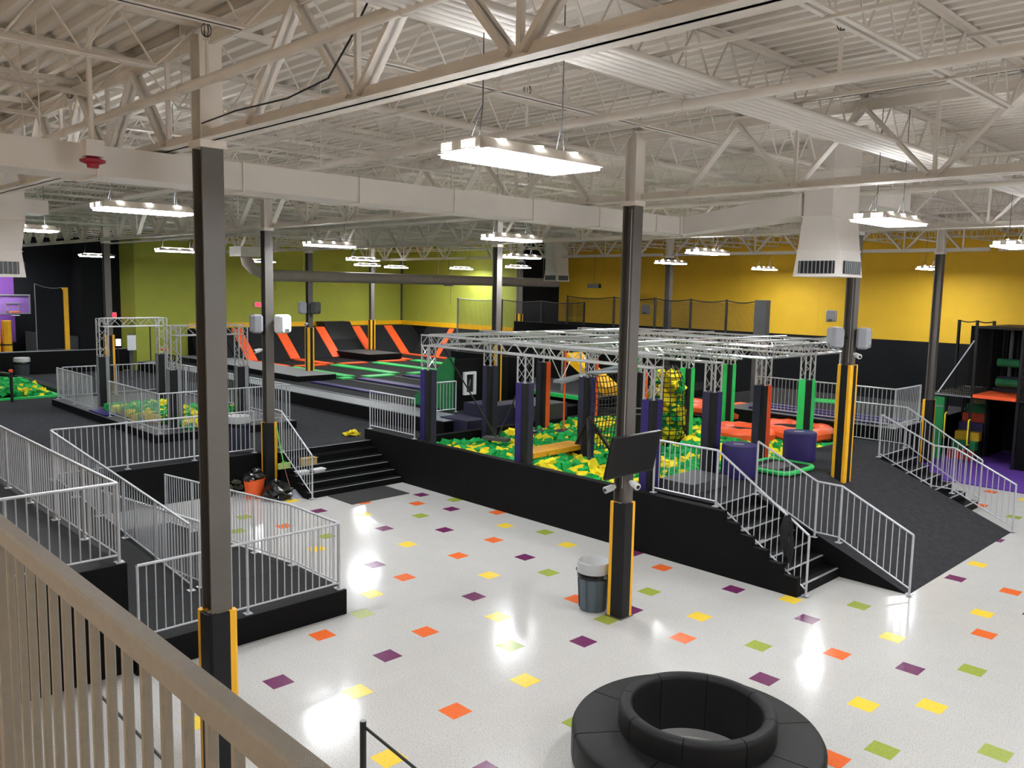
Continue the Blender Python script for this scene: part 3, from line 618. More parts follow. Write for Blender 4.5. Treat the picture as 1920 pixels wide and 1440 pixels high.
for j, y in enumerate(GY):
    truss('silver box truss over the foam pit, %s row from the lobby' % RN[j], (GX[0]-.14, y, TZ), (GX[2]+.14, y, TZ))
for i, (x, j0) in enumerate(((GX[0], 0), (GX[2], 2))):
    truss(['silver box truss crossing the left end of the pit', 'silver box truss along the right end of the pit'][i], (x, GY[j0]+.2, TZ), (x, GY[4]-.2, TZ))
for k, y in enumerate((6.1, 10.5)):
    truss('thin silver truss between the rows above the pit, number %s from the lobby' % ['one', 'two', 'three', 'four'][k], (GX[0]-1.5, y, TZ+.0), (GX[2]-.6*k, y, TZ), .22)
for k, x in enumerate((-12.4, -11.1, -8.7, -7.5)):
    solo('grip_bar', MB().tube((x, 2.75, TZ+.178), (x+.5, 11.7, TZ+.178), .02, 8), M_ALU, 'silver cross pipe laid over the pit trusses, '+['leftmost', 'second from the left', 'third from the left', 'rightmost'][k], 'pipe', 'pipes on the pit trusses', True)

# ================================================================ FOAM CUBES
CS = .195
CUBE = {}
for nm, m in (('g', M_FG), ('y', M_FY)):
    h = CS/2; CUBE[nm] = MB().box(-h, -h, -h, h, h, h).mesh('foam_cube', m)
def rot_pts(rx, ry, rz, c, h):
    M = Matrix.Rotation(rz, 3, 'Z') @ Matrix.Rotation(ry, 3, 'Y') @ Matrix.Rotation(rx, 3, 'X')
    return [Vector(c)+M @ Vector(p) for p in ((-h, -h, -h), (h, -h, -h), (h, h, -h), (-h, h, -h), (-h, -h, h), (h, -h, h), (h, h, h), (-h, h, h))]
def scatter(x0, y0, x1, y1, zf, seed, clump=1.1, avoid=(), layers=2, step=.2, py=.42):
    r = random.Random(seed); out = []
    cl = {}
    def yel(x, y):
        k = (int(x/clump), int(y/clump)); 
        if k not in cl: cl[k] = r.choice([.06, .15, .3, .5, .7]) if py > .3 else .1
        return r.random() < cl[k]
    for L in range(layers):
        x = x0
        while x < x1:
            y = y0
            while y < y1:
                px, py_ = x+r.uniform(-.06, .06)+(.09 if L else 0), y+r.uniform(-.06, .06)+(.09 if L else 0)
                if not any(abs(px-a) < .26 and abs(py_-b) < .26 for a, b in avoid):
                    out.append((px, py_, zf(px, py_)-L*.12+r.uniform(-.05, .09), r.uniform(-.6, .6), r.uniform(-.6, .6), r.uniform(0, 6.28), 'y' if yel(px, py_) else 'g'))
                y += step
            x += step
    return out
def zpit(x, y): return .95+.08*math.sin(x*1.3+y*.7)+.05*math.sin(y*2.1-x*.6)
legs = [(x, y) for x in GX for y in GY]
cubes = scatter(-13.6, 2.9, -6.3, 12.1, zpit, 3, avoid=legs+[(-9.9, 8.4), (-9.7, 8.2), (-10.1, 8.6), (-9.7, 8.6)])
vis = [c for c in cubes if c[1] > 3.7+max(0, (.95-c[2])*3)]
vis.sort(key=lambda c: (c[0]-CAM.x)**2+(c[1]-CAM.y)**2-(6 if c[2] > .95 else 0)*4)
top = vis[:290]; ids = set(map(id, top))
for c in top:
    o = link('foam_cube', CUBE[c[6]], None, (c[0], c[1], c[2]), (c[3], c[4], c[5]))
    tag(o, ('green' if c[6] == 'g' else 'yellow')+' foam cube heaped near the front of the big foam pit', 'foam cube', 'foam cubes in the big pit')
def heap(name, lst, label):
    for k, m in (('g', M_FG), ('y', M_FY)):
        mb = MB()
        for c in lst:
            if c[6] == k: mb.quadbox(rot_pts(c[3], c[4], c[5], c[:3], CS/2))
        if mb.v: solo(name, mb, m, ('green' if k == 'g' else 'yellow')+' '+label, 'foam cubes', kind='stuff')
heap('foam_cubes', [c for c in cubes if id(c) not in ids], 'foam cubes filling the rest of the big pit')
# ---------------------------------------------------------------- things in the foam pit
t = thing('cargo_net_bag', 'hanging black cargo net cylinder stuffed with foam cubes', 'net', (-9.9, 8.4, 1.0))
nb = MB(); cx, cy, rr = -9.9, 8.4, .5
prof = [(1.0, .35), (1.2, .5), (1.5, .55), (1.8, .53), (2.1, .5), (2.4, .5), (2.7, .45), (3.0, .32), (3.15, .2)]
for k in range(16):
    a = 2*math.pi*k/16; nb.path([(cx+r_*math.cos(a), cy+r_*math.sin(a), z) for z, r_ in prof], .013, 5)
part('vertical_ropes', nb, M_PBLACK, t, kind='stuff'); nb = MB()
for i in range(17):
    z = 1.02+i*.13; r_ = next(b0[1]+(b1[1]-b0[1])*(z-b0[0])/(b1[0]-b0[0]) for b0, b1 in zip(prof, prof[1:]) if b0[0] <= z <= b1[0])
    nb.path([(cx+r_*math.cos(q*math.pi/10), cy+r_*math.sin(q*math.pi/10), z) for q in range(20)], .013, 5, closed=True)
part('ring_ropes', nb, M_PBLACK, t, kind='stuff')
part('hanging_strap', MB().tube((cx, cy, 3.1), (cx, cy, 3.65), .02, 6), M_PBLACK, t)
r = random.Random(5); lst = []
for i in range(230):
    a = r.uniform(0, 6.28); z = r.uniform(1.1, 2.95); q = math.sqrt(r.random())*(.42 if z < 2.7 else .3)
    lst.append((cx+q*math.cos(a), cy+q*math.sin(a), z, r.uniform(0, 6), r.uniform(0, 6), r.uniform(0, 6), 'y' if r.random() < .6 else 'g'))
heap('netted_foam_cubes', lst, 'foam cubes packed inside the hanging cargo net')
t = thing('balance_board', 'yellow balance board laid over the foam at the front of the pit', 'board', (-10.2, 4.1, 1.2))
part('board', MB().obox((-10.25, 4.15, 1.26), (.3, .02, .0), (-.02, 1.0, .0), (0, 0, .06)), mat('yellow_board_vinyl', (226, 164, 34), .5), t)
for k in range(9): part('board_seam', MB().obox((-10.25, 3.3+.21*k, 1.322), (.3, 0, 0), (0, .008, 0), (0, 0, .003)), M_YPAD, t)
part('support', MB().box(-10.4, 3.4, .4, -10.1, 3.6, 1.2).box(-10.4, 4.7, .4, -10.1, 4.9, 1.2), M_BLACKPAD, t)
t = thing('hanging_plank', 'long grey plank slung by chains inside the pit trusses', 'plank', (-10.9, 6.2, 2.9))
part('plank', MB().beam((-10.75, 4.85, 2.84), (-11.3, 8.2, 3.02), .3, .07), M_GREYPAD, t)
for q in ((-10.77, 5.0, 2.87), (-11.27, 8.05, 3.05)):
    part('chain', MB().tube(q, (q[0]-.2, q[1]-.35, TZ-.1), .012, 6).tube(q, (q[0]+.2, q[1]+.3, TZ-.1), .012, 6), M_ALU, t)
for k, (x, y, z, wt) in enumerate(((-12.6, 6.0, 1.2, 'left'), (-12.1, 6.6, 1.2, 'middle'), (-11.6, 7.3, 1.2, 'right'))):
    t = thing('hanging_disc', 'dark hanging stepping disc on a padded rope, %s of three in the pit' % wt, 'disc', (x, y, z), 'hanging discs')
    part('rope', MB().tube((x, y, z+.03), (x, y, TZ-.1), .03, 8), M_PBLACK if k != 1 else M_OPAD, t)
    part('disc', MB().lathe([(0, -.05), (.2, -.05), (.23, -.02), (.23, .02), (.2, .04), (0, .04)], (x, y, z), 20), M_NAVY, t, True)
    part('edge_pad', MB().lathe([(.18, -.09), (.22, -.09), (.22, -.05), (.18, -.05)], (x, y, z), 16), M_OPAD, t)
t = thing('swing_step', 'pair of dark slings hanging at the left end of the pit', 'swing', (-12.9, 3.9, 1.3))
part('sling', MB().tube((-13.4, 3.2, TZ-.1), (-12.3, 4.2, 1.25), .02, 6).tube((-12.2, 5.6, TZ-.1), (-12.3, 4.25, 1.25), .02, 6), M_PBLACK, t)
part('step', MB().obox((-12.3, 4.2, 1.22), (.35, .1, 0), (-.04, .12, 0), (0, 0, .04)), M_DGREY, t)
t = thing('black_climbing_net', 'slack black climbing net hung behind the lobby column in the pit', 'net', (-9.4, 5.3, 1))
def npt(i, q): u = i/9; v = q/13; return (-9.6+.1*math.sin(v*3)+.15*u, 4.7+.95*u+.06*math.sin(6*v), 3.15-1.95*v-.08*math.sin(u*math.pi)*math.cos(v*3))
nb = MB()
for i in range(10): nb.path([npt(i, q) for q in range(14)], .012, 5)
for q in range(14): nb.path([npt(i, q) for i in range(10)], .012, 5)
part('net', nb, M_PBLACK, t, kind='stuff'); part('bar', MB().tube((-9.62, 4.62, 3.16), (-9.43, 5.75, 3.16), .035, 8), M_GREYPAD, t); part('hanger', MB().tube((-9.62, 4.66, 3.16), (-9.62, 4.66, TZ-.1), .012, 6).tube((-9.43, 5.7, 3.16), (-9.43, 5.7, TZ-.1), .012, 6), M_PBLACK, t)
part('bridge_bar', MB().tube((-9.9, 5.5, 2.05), (-8.9, 6.6, 2.05), .035, 8).tube((-9.9, 5.5, 2.2), (-8.9, 6.6, 2.2), .03, 8), M_PBLACK, t)
part('pole', MB().tube((-9.2, 4.35, .8), (-9.75, 4.9, 2.0), .045, 8).tube((-10.4, 4.9, .8), (-9.75, 4.9, 2.0), .045, 8).tube((-9.0, 5.4, .8), (-9.75, 4.9, 2.05), .045, 8), M_PBLACK, t)
# purple stools
for k, (x, y, zt, wt) in enumerate(((-5.72, 5.22, 1.93, 'nearer, behind the stair rail'), (-5.78, 8.05, 1.9, 'farther, beside the striped column pad'))):
    t = thing('purple_drum', 'round purple padded drum on the right platform, '+wt, 'drum', (x, y, 1.22), 'purple drums')
    part('body', MB().lathe([(0, 1.22), (.36, 1.22), (.38, 1.24), (.38, zt-.03), (.36, zt), (0, zt)], (x, y, 0), 32), M_PURP, t, True)
    part('seam', MB().lathe([(.381, zt-.04), (.386, zt-.035), (.381, zt-.03)], (x, y, 0), 32), M_NAVY, t)
    part('printed_patch', MB().obox((x-.02, y-.02, zt+.002), (.09, .06, 0), (-.03, .04, 0), (0, 0, .002)), M_SPKG, t)
t = thing('mini_trampoline', 'long green-edged mini trampoline lying by the stair rail', 'trampoline', (-5.5, 6.5, 1.22))
part('frame_pad', MB().path([(cx_+.25*math.cos(a), cy_+.25*math.sin(a), 1.29) for cx_, cy_, a0 in ((-5.2, 7.0, 0), (-5.85, 7.0, 1.571), (-5.85, 6.15, 3.1416), (-5.2, 6.15, 4.712)) for a in [a0+q*.3927 for q in range(5)]], .055, 8, closed=True), M_GPAD, t, True)
part('bed', MB().prism([(-6.08, 6.0), (-5.85, 5.87), (-5.1, 5.97), (-4.97, 6.2), (-4.97, 7.0), (-5.15, 7.23), (-5.85, 7.28), (-6.08, 7.1)], 'Z', 1.25, 1.31), M_TRAMP, t)
part('stripe', MB().box(-5.8, 6.1, 1.311, -5.3, 7.0, 1.318), M_DGREY, t)
part('base', MB().prism([(-6.1, 6.0), (-5.85, 5.85), (-5.1, 5.95), (-4.95, 6.2), (-4.95, 7.0), (-5.15, 7.25), (-5.85, 7.3), (-6.1, 7.1)], 'Z', 1.222, 1.27), M_BLACKPAD, t)
for k, (x, y, z, R_, wt) in enumerate(((-8.75, 10.5, 1.2, .62, 'front left'), (-7.75, 11.6, 1.28, .75, 'front right'), (-10.3, 13.2, 1.36, .75, 'rear, behind a green leg'), (-12.0, 13.0, 1.36, .55, 'far left'))):
    t = thing('orange_ring', 'puffy orange ring cushion with black mesh centre, '+wt, 'ring cushion', (x, y, z), 'orange ring cushions')
    tb = MB().path([(x+R_*1.2*math.cos(a*math.pi/16), y+R_*math.sin(a*math.pi/16), z+.02*math.sin(a*1.9)) for a in range(32)], .27, 10, closed=True)
    tb.v = [(a_, b_, z+(c_-z)*.8) for a_, b_, c_ in tb.v]; part('tube', tb, M_OPAD, t, True)
    part('mesh_centre', MB().lathe([(0, .1), (R_*.85, .1), (R_*.85, .12), (0, .12)], (x, y, z-.02), 24), M_TRAMP, t)
    lc = MB()
    for a in range(14): lc.tube((x+(R_*1.25+.17)*math.cos(a*.449), y+(R_+.17)*math.sin(a*.449), z-.09), (x+(R_*1.25+.17)*math.cos(a*.449+.2), y+(R_+.17)*math.sin(a*.449+.2), z-.12), .03, 6)
    part('lacing', lc, M_PBLACK, t)
solo('green_floor_pad', MB().obox((-10.6, 19.2, 1.235), (.7, .2, 0), (-.2, .5, 0), (0, 0, .013)), M_GPAD, 'small green floor pad on the far deck before the yellow wall', 'pad')
solo('grey_pit_step', MB().box(-6.2, 3.0, 1.222, -5.4, 4.3, 1.42), M_DGREY, 'low dark grey step at the head of the right stairs', 'step')
# objects left of / behind the pit
t = thing('wedge_ramp', 'green padded wedge with striped top beside the trampolines', 'wedge', (-16.8, 5.6, 1.35))
part('side', MB().prism([(-18.4, 1.352), (-16.2, 1.352), (-16.2, 3.0), (-16.45, 3.0)], 'Y', 5.95, 6.05), mat('green_wedge_vinyl', (30, 132, 70), .5), t)
part('slope', MB().quadbox([(-18.4, 6.05, 1.352), (-16.2, 6.05, 1.352), (-16.2, 8.3, 1.352), (-18.4, 8.3, 1.352), (-18.35, 6.05, 1.4), (-16.2, 6.05, 2.95), (-16.2, 8.3, 2.95), (-18.35, 8.3, 1.4)]), M_TRAMP, t)
for k in range(5):
    u = .12+k*.19; x = -18.35+2.1*u; z = 1.4+1.5*u
    part('stripe', MB().obox((x, 7.15, z+.03), (.09, 0, .066), (0, 1.1, 0), (-.01, 0, .014)), M_GPAD, t)
part('back_face', MB().box(-16.2, 6.05, 1.352, -16.15, 8.3, 2.94), M_BLACK, t)
solo('black_wall_panel', MB().box(-19.9, 9.0, 1.352, -16.0, 9.15, 2.86), M_BLACK, 'black padded panel wall behind the green wedge', 'panel')
t = thing('framed_notice', 'white framed notice box on the black back of the green wedge', 'sign', (-16.13, 6.58, 1.8))
part('frame', MB().box(-16.148, 6.34, 1.82, -16.07, 6.84, 1.9).box(-16.148, 6.34, 2.46, -16.07, 6.84, 2.54).box(-16.148, 6.34, 1.9, -16.07, 6.44, 2.46).box(-16.148, 6.74, 1.9, -16.07, 6.84, 2.46), M_SPKW, t)
part('panel', MB().box(-16.148, 6.44, 1.9, -16.12, 6.74, 2.46), M_BLACKPAD, t)
part('printed_mark', MB().obox((-16.115, 6.6, 2.2), (0, .03, .1), (.004, 0, 0), (0, .015, -.01)), M_GREYPAD, t)
t = thing('foam_steps', 'dark foam step blocks at the left end of the pit', 'steps', (-14.6, 5.2, .93))
part('low_block', MB().box(-15.3, 4.75, .95, -14.1, 5.6, 1.4), M_NAVY, t); part('high_block', MB().box(-15.3, 5.65, .95, -14.1, 6.6, 1.75), M_NAVY, t)
solo('grey_step', MB().box(-15.5, 6.7, .95, -14.05, 8.9, 1.62), M_DGREY, 'grey topped platform block beside the rear yellow column', 'block')
deck('back_platform', 'dark platform with green edge behind the pit net', -20.0, 10.4, -14.3, 14.0, 1.6, M_DGREY, z0=1.35)
solo('edge_pad', MB().box(-20.0, 10.25, 1.5, -14.2, 10.395, 1.62), M_GPAD, 'long green edge pad on the dark platform behind the pit', 'pad')
t = thing('yellow_slide', 'yellow padded slide on the dark platform behind the pit', 'slide', (-15.0, 11.6, 1.6))
part('chute', MB().quadbox([(-16.2, 11.2, 2.65), (-14.45, 11.2, 1.61), (-14.45, 12.0, 1.61), (-16.2, 12.0, 2.65), (-16.2, 11.2, 2.95), (-14.45, 11.2, 1.9), (-14.45, 12.0, 1.9), (-16.2, 12.0, 2.95)]), M_YPAD, t)
part('frame', MB().tube((-16.3, 11.1, 1.6), (-16.3, 11.1, 3.0), .04, 8).tube((-16.3, 12.1, 1.6), (-16.3, 12.1, 3.0), .04, 8), M_ALU, t)
# back netting
t = thing('netting_enclosure', 'tall black posts with slack netting before the yellow wall', 'netting', (-16, 15.2, 1.22))
PX = [-20.2, -17.7, -15.7, -14.1, -12.6, -11.4]
for x in PX: part('post', MB().tube((x, 15.6, 1.2), (x, 15.6, 4.92), .045, 8), M_PBLACK, t)
for a, b in zip(PX, PX[1:]):
    part('top_cable', MB().path([(a+(b-a)*q/8, 15.6, 4.88-.07*math.sin(q/8*math.pi)) for q in range(9)], .02, 6), M_PBLACK, t)
    part('net_panel', MB().box(a+.05, 15.598, 1.25, b-.05, 15.602, 4.8), net_mat('black_net_fine', (20, 20, 20), 22, 22, .17), t)
part('end_panel', MB().box(-11.38, 15.4, 1.2, -10.95, 15.7, 4.93), M_DGREY, t)
t = thing('netting_enclosure', 'tall grey framed netting before the green back wall', 'netting', (-30, 17, 1.35))
PX = [-29.6, -26.3, -23.6, -21.0]
for x in PX: part('post', MB().tube((x, 17.6, 1.35), (x, 17.6, 4.62), .05, 8), M_GREYPAD if x < -28 else M_PBLACK, t)
for a, b in zip(PX, PX[1:]):
    part('top_cable', MB().path([(a+(b-a)*q/8, 17.6, 4.6-.07*math.sin(q/8*math.pi)) for q in range(9)], .02, 6), M_GREYPAD if a < -28 else M_PBLACK, t)
    part('net_panel', MB().box(a+.05, 17.598, 1.4, b-.05, 17.602, 4.55), net_mat('black_net_fine', (20, 20, 20), 22, 22, .17), t)
solo('black_banner_wall', MB().box(-21.8, 14.05, 1.36, -14.4, 14.17, 3.8), M_BLACK, 'long black padded wall behind the trusses of the pit', 'panel')
t = thing('speaker_pendant', 'dark stage light hanging before the yellow wall', 'light', (-23.0, 20.5, 5.2))
part('body', MB().obox((-23.0, 20.6, 5.35), (.35, 0, 0), (0, .1, 0), (0, 0, .1)), M_PBLACK, t); part('hanger', MB().tube((-23, 20.6, 5.4), (-23, 20.6, ZC), .01, 6), M_PBLACK, t)
t = thing('speaker_pendant', 'dark stage light hanging before the green back wall', 'light', (-30.5, 18.8, 5.2))
part('body', MB().obox((-31.8, 18.8, 5.3), (.3, 0, 0), (0, .1, 0), (0, 0, .09)), M_PBLACK, t); part('hanger', MB().tube((-31.8, 18.8, 5.4), (-31.8, 18.8, ZC), .01, 6).tube((-31.6, 18.8, 4.2), (-31.6, 18.8, 5.25), .008, 5), M_PBLACK, t)

# ================================================================ TRAMPOLINE COURT
CT = deck('trampoline_court', 'raised black trampoline court filling the rear left', -37.6, 4.4, -14.7, 19.98, 1.34, M_TRAMP)
part('front_ledge', MB().box(-37.4, 4.4, 1.34, -14.7, 5.5, 1.36), M_GREYPAD, CT)
part('walkway', MB().box(-37.3, 6.2, 1.36, -25.9, 7.95, 1.54), M_BLACK, CT); part('walkway_top', MB().box(-37.3, 6.2, 1.54, -25.9, 7.95, 1.555), M_GREYPAD, CT)
for y in (6.05, 8.85, 11.15, 13.5): part('frame_pad_dark', MB().box(-25.3, y-.75, 1.34, -18.6, y-.65, 1.36), M_DGREY, CT)
def strip(x0, y0, x1, y1, m, label, z=1.345, h=.05): return solo('trampoline_pad', MB().box(x0, y0, z, x1, y1, z+h), m, label, 'pad', 'trampoline pads')
ordn = ['first', 'second', 'third', 'fourth', 'fifth']
for k, y in enumerate((8.8, 11.15, 13.5, 15.9)):
    strip(-31.0, y-.27, -26.2, y+.27, M_GPAD, 'long green trampoline pad, %s row from the walkway' % ordn[k])
    strip(-25.3, y-.27, -20.5, y+.27, M_PURP, 'long purple trampoline pad, %s row from the walkway' % ordn[k])
    if k != 2: strip(-34.4, y-.26, -31.5, y+.26, M_OPAD, 'orange trampoline pad running to the angled wall, %s row' % ordn[k])
    if k < 3:
        strip(-26.1, y+.5, -25.5, y+1.85, M_GPAD, 'short green cross pad, %s gap from the walkway' % ordn[k])
        strip(-31.55, y+.45, -31.0, y+1.9, M_OPAD, 'short orange cross pad, %s gap from the walkway' % ordn[k])
strip(-25.3, 6.4, -20.5, 6.75, M_PURP, 'long purple trampoline pad nearest the lobby')
strip(-25.95, 8.0, -25.5, 8.55, M_GPAD, 'short green pad at the end of the walkway')
strip(-34.6, 17.9, -27.0, 18.3, M_OPAD, 'long orange pad along the foot of the back angled wall')
AW = thing('angled_trampoline_wall', 'black angled wall trampolines below the yellow trim', 'trampoline wall', (-36, 12, 1.35))
ys = [6.9, 8.0, 8.8, 11.15, 13.5, 15.9, 18.1, 19.9]
for a, b in zip(ys, ys[1:]):
    part('bed', MB().quadbox([(-36.8, a+.02, 1.35), (-34.7, a+.02, 1.35), (-34.7, b-.02, 1.35), (-36.8, b-.02, 1.35), (-37.4, a+.02, 2.88), (-36.4, a+.02, 2.88), (-36.4, b-.02, 2.88), (-37.4, b-.02, 2.88)]), M_TRAMP, AW)
for y in [8.8]+ys[3:7]:
    if y == 13.5: y = 13.6
    s = part('orange_strip', MB().quadbox([(-34.72, y-.27, 1.36), (-34.66, y-.27, 1.39), (-34.66, y+.27, 1.39), (-34.72, y+.27, 1.36), (-36.42, y-.27, 2.86), (-36.36, y-.27, 2.89), (-36.36, y+.27, 2.89), (-36.42, y+.27, 2.86)]), M_OPAD, AW)
part('tall_bed', MB().quadbox([(-36.3, 13.9, 1.7), (-35.2, 13.9, 1.7), (-35.2, 15.6, 1.7), (-36.3, 15.6, 1.7), (-37.3, 13.9, 3.14), (-36.5, 13.9, 3.14), (-36.5, 15.6, 3.14), (-37.3, 15.6, 3.14)]), M_BLACKPAD, AW)
for a, b in ((-34.5, -32.3), (-32.2, -29.9), (-29.8, -27.9)):
    part('bed', MB().quadbox([(a, 18.4, 1.35), (b, 18.4, 1.35), (b, 19.3, 1.35), (a, 19.3, 1.35), (a, 19.5, 2.88), (b, 19.5, 2.88), (b, 19.85, 2.88), (a, 19.85, 2.88)]), M_TRAMP, AW)
part('orange_strip', MB().quadbox([(-32.45, 18.36, 1.37), (-32.05, 18.36, 1.37), (-32.05, 18.42, 1.35), (-32.45, 18.42, 1.35), (-32.45, 19.44, 2.87), (-32.05, 19.44, 2.87), (-32.05, 19.5, 2.86), (-32.45, 19.5, 2.86)]), M_OPAD, AW)
deck('raised_box', 'dark raised box platform around the trampoline corner column', -35.15, 13.75, -31.9, 15.75, 1.68, M_DGREY, z0=1.345)
for k, (x, y, z) in enumerate(((-37.57, 11.9, 5.0), (-33.2, 19.97, 5.0))):
    solo('wall_vent', MB().obox((x, y, z), (.02, 0, 0) if k == 0 else (.22, 0, 0), (0, .22, 0) if k == 0 else (0, .02, 0), (0, 0, .22)), M_WGREEN, ['square grille on the green left wall', 'square grille on the green back wall'][k], 'vent')

# ================================================================ ISLAND WITH GATES
deck('obstacle_island', 'low black island platform with grey top on the left deck', -27.4, -2.25, -18.5, 1.88, 1.15, M_DGREY, z0=.93)
for (x, ya, yb, nm) in ((-19.5, -1.32, .66, 'nearer, at the island corner'), (-24.8, -1.42, .46, 'farther, left on the island')):
    t = thing('truss_gate', 'silver lattice truss gate with grey padded legs, '+nm, 'truss gate', (x, (ya+yb)/2, 1.15), 'island gates')
    for y in (ya, yb):
        part('leg_pad_core', MB().box(x-.16, y-.16, 1.152, x+.16, y+.16, 2.75), M_BLACKPAD, t)
        part('leg_pad', MB().box(x-.08, y-.18, 1.152, x+.08, y-.155, 2.78), M_GREYPAD, t); part('leg_pad', MB().box(x+.155, y+.02, 1.152, x+.18, y+.13, 2.78), M_GREYPAD, t)
        ch, fa = lattice(None, (x, y, 2.6), (x, y, 3.96), .27, .02, .009)
        for c in ch: part('chord', c, M_ALU, t, True)
        for f in fa: part('bracing', f, M_ALU, t, kind='stuff')
    ch, fa = lattice(None, (x, ya, 3.83), (x, yb, 3.83), .27, .02, .009)
    for c in ch: part('chord', c, M_ALU, t, True)
    for f in fa: part('bracing', f, M_ALU, t, kind='stuff')
part('trapeze', MB().path([(-24.7, .05, 3.7), (-24.7, .05, 2.55), (-24.7, -.45, 2.5)], .02, 6), M_PBLACK, t)
for (a, wt, sd) in (((-23.6, -1.7, -20.2, -.1), 'left part of the island', 11), ((-19.2, -1.2, -18.85, .4), 'right part of the island', 12), ((-21.8, -1.2, -19.9, .9), 'middle of the island', 13)):
    heap('island_foam_cubes', scatter(*a, lambda x, y: 1.25+.05*math.sin(3*x), sd, clump=.8, layers=1, step=.16, py=.4), 'foam cubes on the '+wt)
solo('purple_island_step', MB().box(-23.85, -2.2, 1.152, -22.45, -1.75, 1.2), M_PURP, 'purple step pad in the gap of the island railing', 'pad')
t = thing('black_grid_fence', 'black barred fence with orange targets behind the island gate', 'fence', (-28.5, .9, .93))
for k in range(11): part('bar', MB().tube((-30.2+.25*k, 2.6, .93), (-30.2+.25*k, 2.6, 2.3), .025, 6), M_PBLACK, t)
part('top_bar', MB().tube((-30.3, 2.6, 2.3), (-27.6, 2.6, 2.3), .03, 8), M_PBLACK, t)
for x in (-29.9, -29.5): part('target', MB().lathe([(0, -.03), (.14, -.03), (.14, .03), (0, .03)], (x, 2.55, 2.5), 16), M_OPAD, t)
solo('glowing_sign', MB().obox((-31, 1.23, 2.74), (0, .09, 0), (.02, 0, 0), (0, 0, .13)), emis('cool_sign_glow', (225, 225, 255), 3.0), 'small glowing white panel between the island gate legs', 'sign')
gp = thing('sign_pole', 'thin dark pole holding the small glowing panel', 'pole', (-31.04, 1.23, .93)); part('pole', MB().tube((-31.045, 1.23, .932), (-31.045, 1.23, 2.9), .022, 8), M_PBLACK, gp)
solo('white_wall_box', MB().obox((-34.0, 2.83, 2.5), (.05, 0, 0), (0, .17, 0), (0, 0, .32)), M_SPKW, 'white upright wall box beside the green wall', 'box')
part_ = thing('box_post', 'dark post carrying the white wall box', 'post', (-34.1, 2.83, .93)); part('post', MB().box(-34.13, 2.76, .93, -34.051, 2.9, 2.9), M_DGREY, part_)
# far-left foam pit and court
t = thing('small_foam_pit', 'small foam pit with green border at far left', 'foam pit', (-33, -4, .93))
part('border', MB().box(-29.75, -7, .932, -29.55, -1.3, 1.0).box(-36.2, -1.5, .932, -29.75, -1.3, 1.0), M_GPAD, t); part('liner', MB().box(-36.2, -7, .932, -29.76, -1.51, .95), M_BLACK, t)
heap('pit_foam_cubes', scatter(-36.1, -6.9, -29.9, -1.65, lambda x, y: 1.05+.1*math.sin(x+y*2), 21, clump=1.3, layers=1, step=.18), 'foam cubes in the small far-left pit')
solo('black_edge_block', MB().box(-36.4, -1.2, .932, -30.2, -.85, 1.1), M_BLACKPAD, 'low black pad block behind the small foam pit', 'block')
t = thing('barrier_bar', 'black barrier bar with orange knobs by the small pit', 'barrier', (-29.2, -2.9, .93))
part('post', MB().tube((-29.0, -3.05, .932), (-29.0, -3.05, 1.95), .05, 8), M_PBLACK, t); part('bar', MB().tube((-29.0, -3.05, 1.9), (-33.5, -4.5, 2.0), .04, 8), M_PBLACK, t); part('knob', MB().lathe([(0, 1.95), (.07, 1.97), (.07, 2.05), (0, 2.08)], (-29.0, -3.05, 0), 12), M_OPAD, t, True)
t = thing('court_low_wall', 'low black padded wall at far left before the basketball corner', 'low wall', (-38.1, -3, .93))
part('pad', MB().box(-38.3, -13.9, .932, -38.05, 4.2, 1.93), M_BLACK, t); part('cap', MB().box(-38.32, -13.9, 1.93, -38.03, 4.2, 1.96), M_GREYPAD, t)
t = thing('basketball_hoop', 'white framed basketball backboard with orange rim at far left', 'hoop', (-40, -.1, 3))
part('backboard', MB().box(-40.04, -.95, 3.57, -40.0, .49, 4.43), mat('backboard_acrylic', (150, 110, 190), .2), t)
part('backboard_frame', MB().box(-40.0, -.97, 4.39, -39.96, .51, 4.45).box(-40.0, -.97, 3.55, -39.96, .51, 3.61).box(-40.0, .45, 3.61, -39.96, .51, 4.39).box(-40.0, -.97, 3.61, -39.96, -.91, 4.39).box(-40.0, -.5, 3.66, -39.97, .05, 3.7).box(-40.0, -.5, 4.02, -39.97, .05, 4.06).box(-40.0, -.5, 3.7, -39.97, -.46, 4.02).box(-40.0, .01, 3.7, -39.97, .05, 4.02), M_GREYPAD, t)
part('rim', MB().path([(-39.7+.23*math.cos(a*.5236), -.2+.23*math.sin(a*.5236), 3.65) for a in range(12)], .02, 6, closed=True), M_OPAD, t)
part('arm', MB().beam((-40.95, -.2, 3.9), (-40.04, -.2, 3.9), .1, .1), M_PBLACK, t); part('net', MB().path([(-39.7+.18*math.cos(a*.5236), -.2+.18*math.sin(a*.5236), 3.5) for a in range(12)], .01, 5, closed=True), M_SPKW, t)
t = thing('padded_pole', 'tall slim yellow padded pole with black net at far left', 'pole', (-38.6, 1.6, .93))
part('pole', MB().box(-38.7, 1.5, .935, -38.5, 1.7, 4.8), M_YPAD, t); part('net', MB().box(-38.61, .35, 2.0, -38.6, 1.5, 4.7), M_WBLK, t); part('cable', MB().path([(-38.6, .35+1.15*q/8, 4.8-.1*math.sin(q/8*math.pi)+.15*(1-q/8)) for q in range(9)], .015, 6).tube((-38.6, .35, .94), (-38.6, .35, 4.97), .02, 6), M_GREYPAD, t)
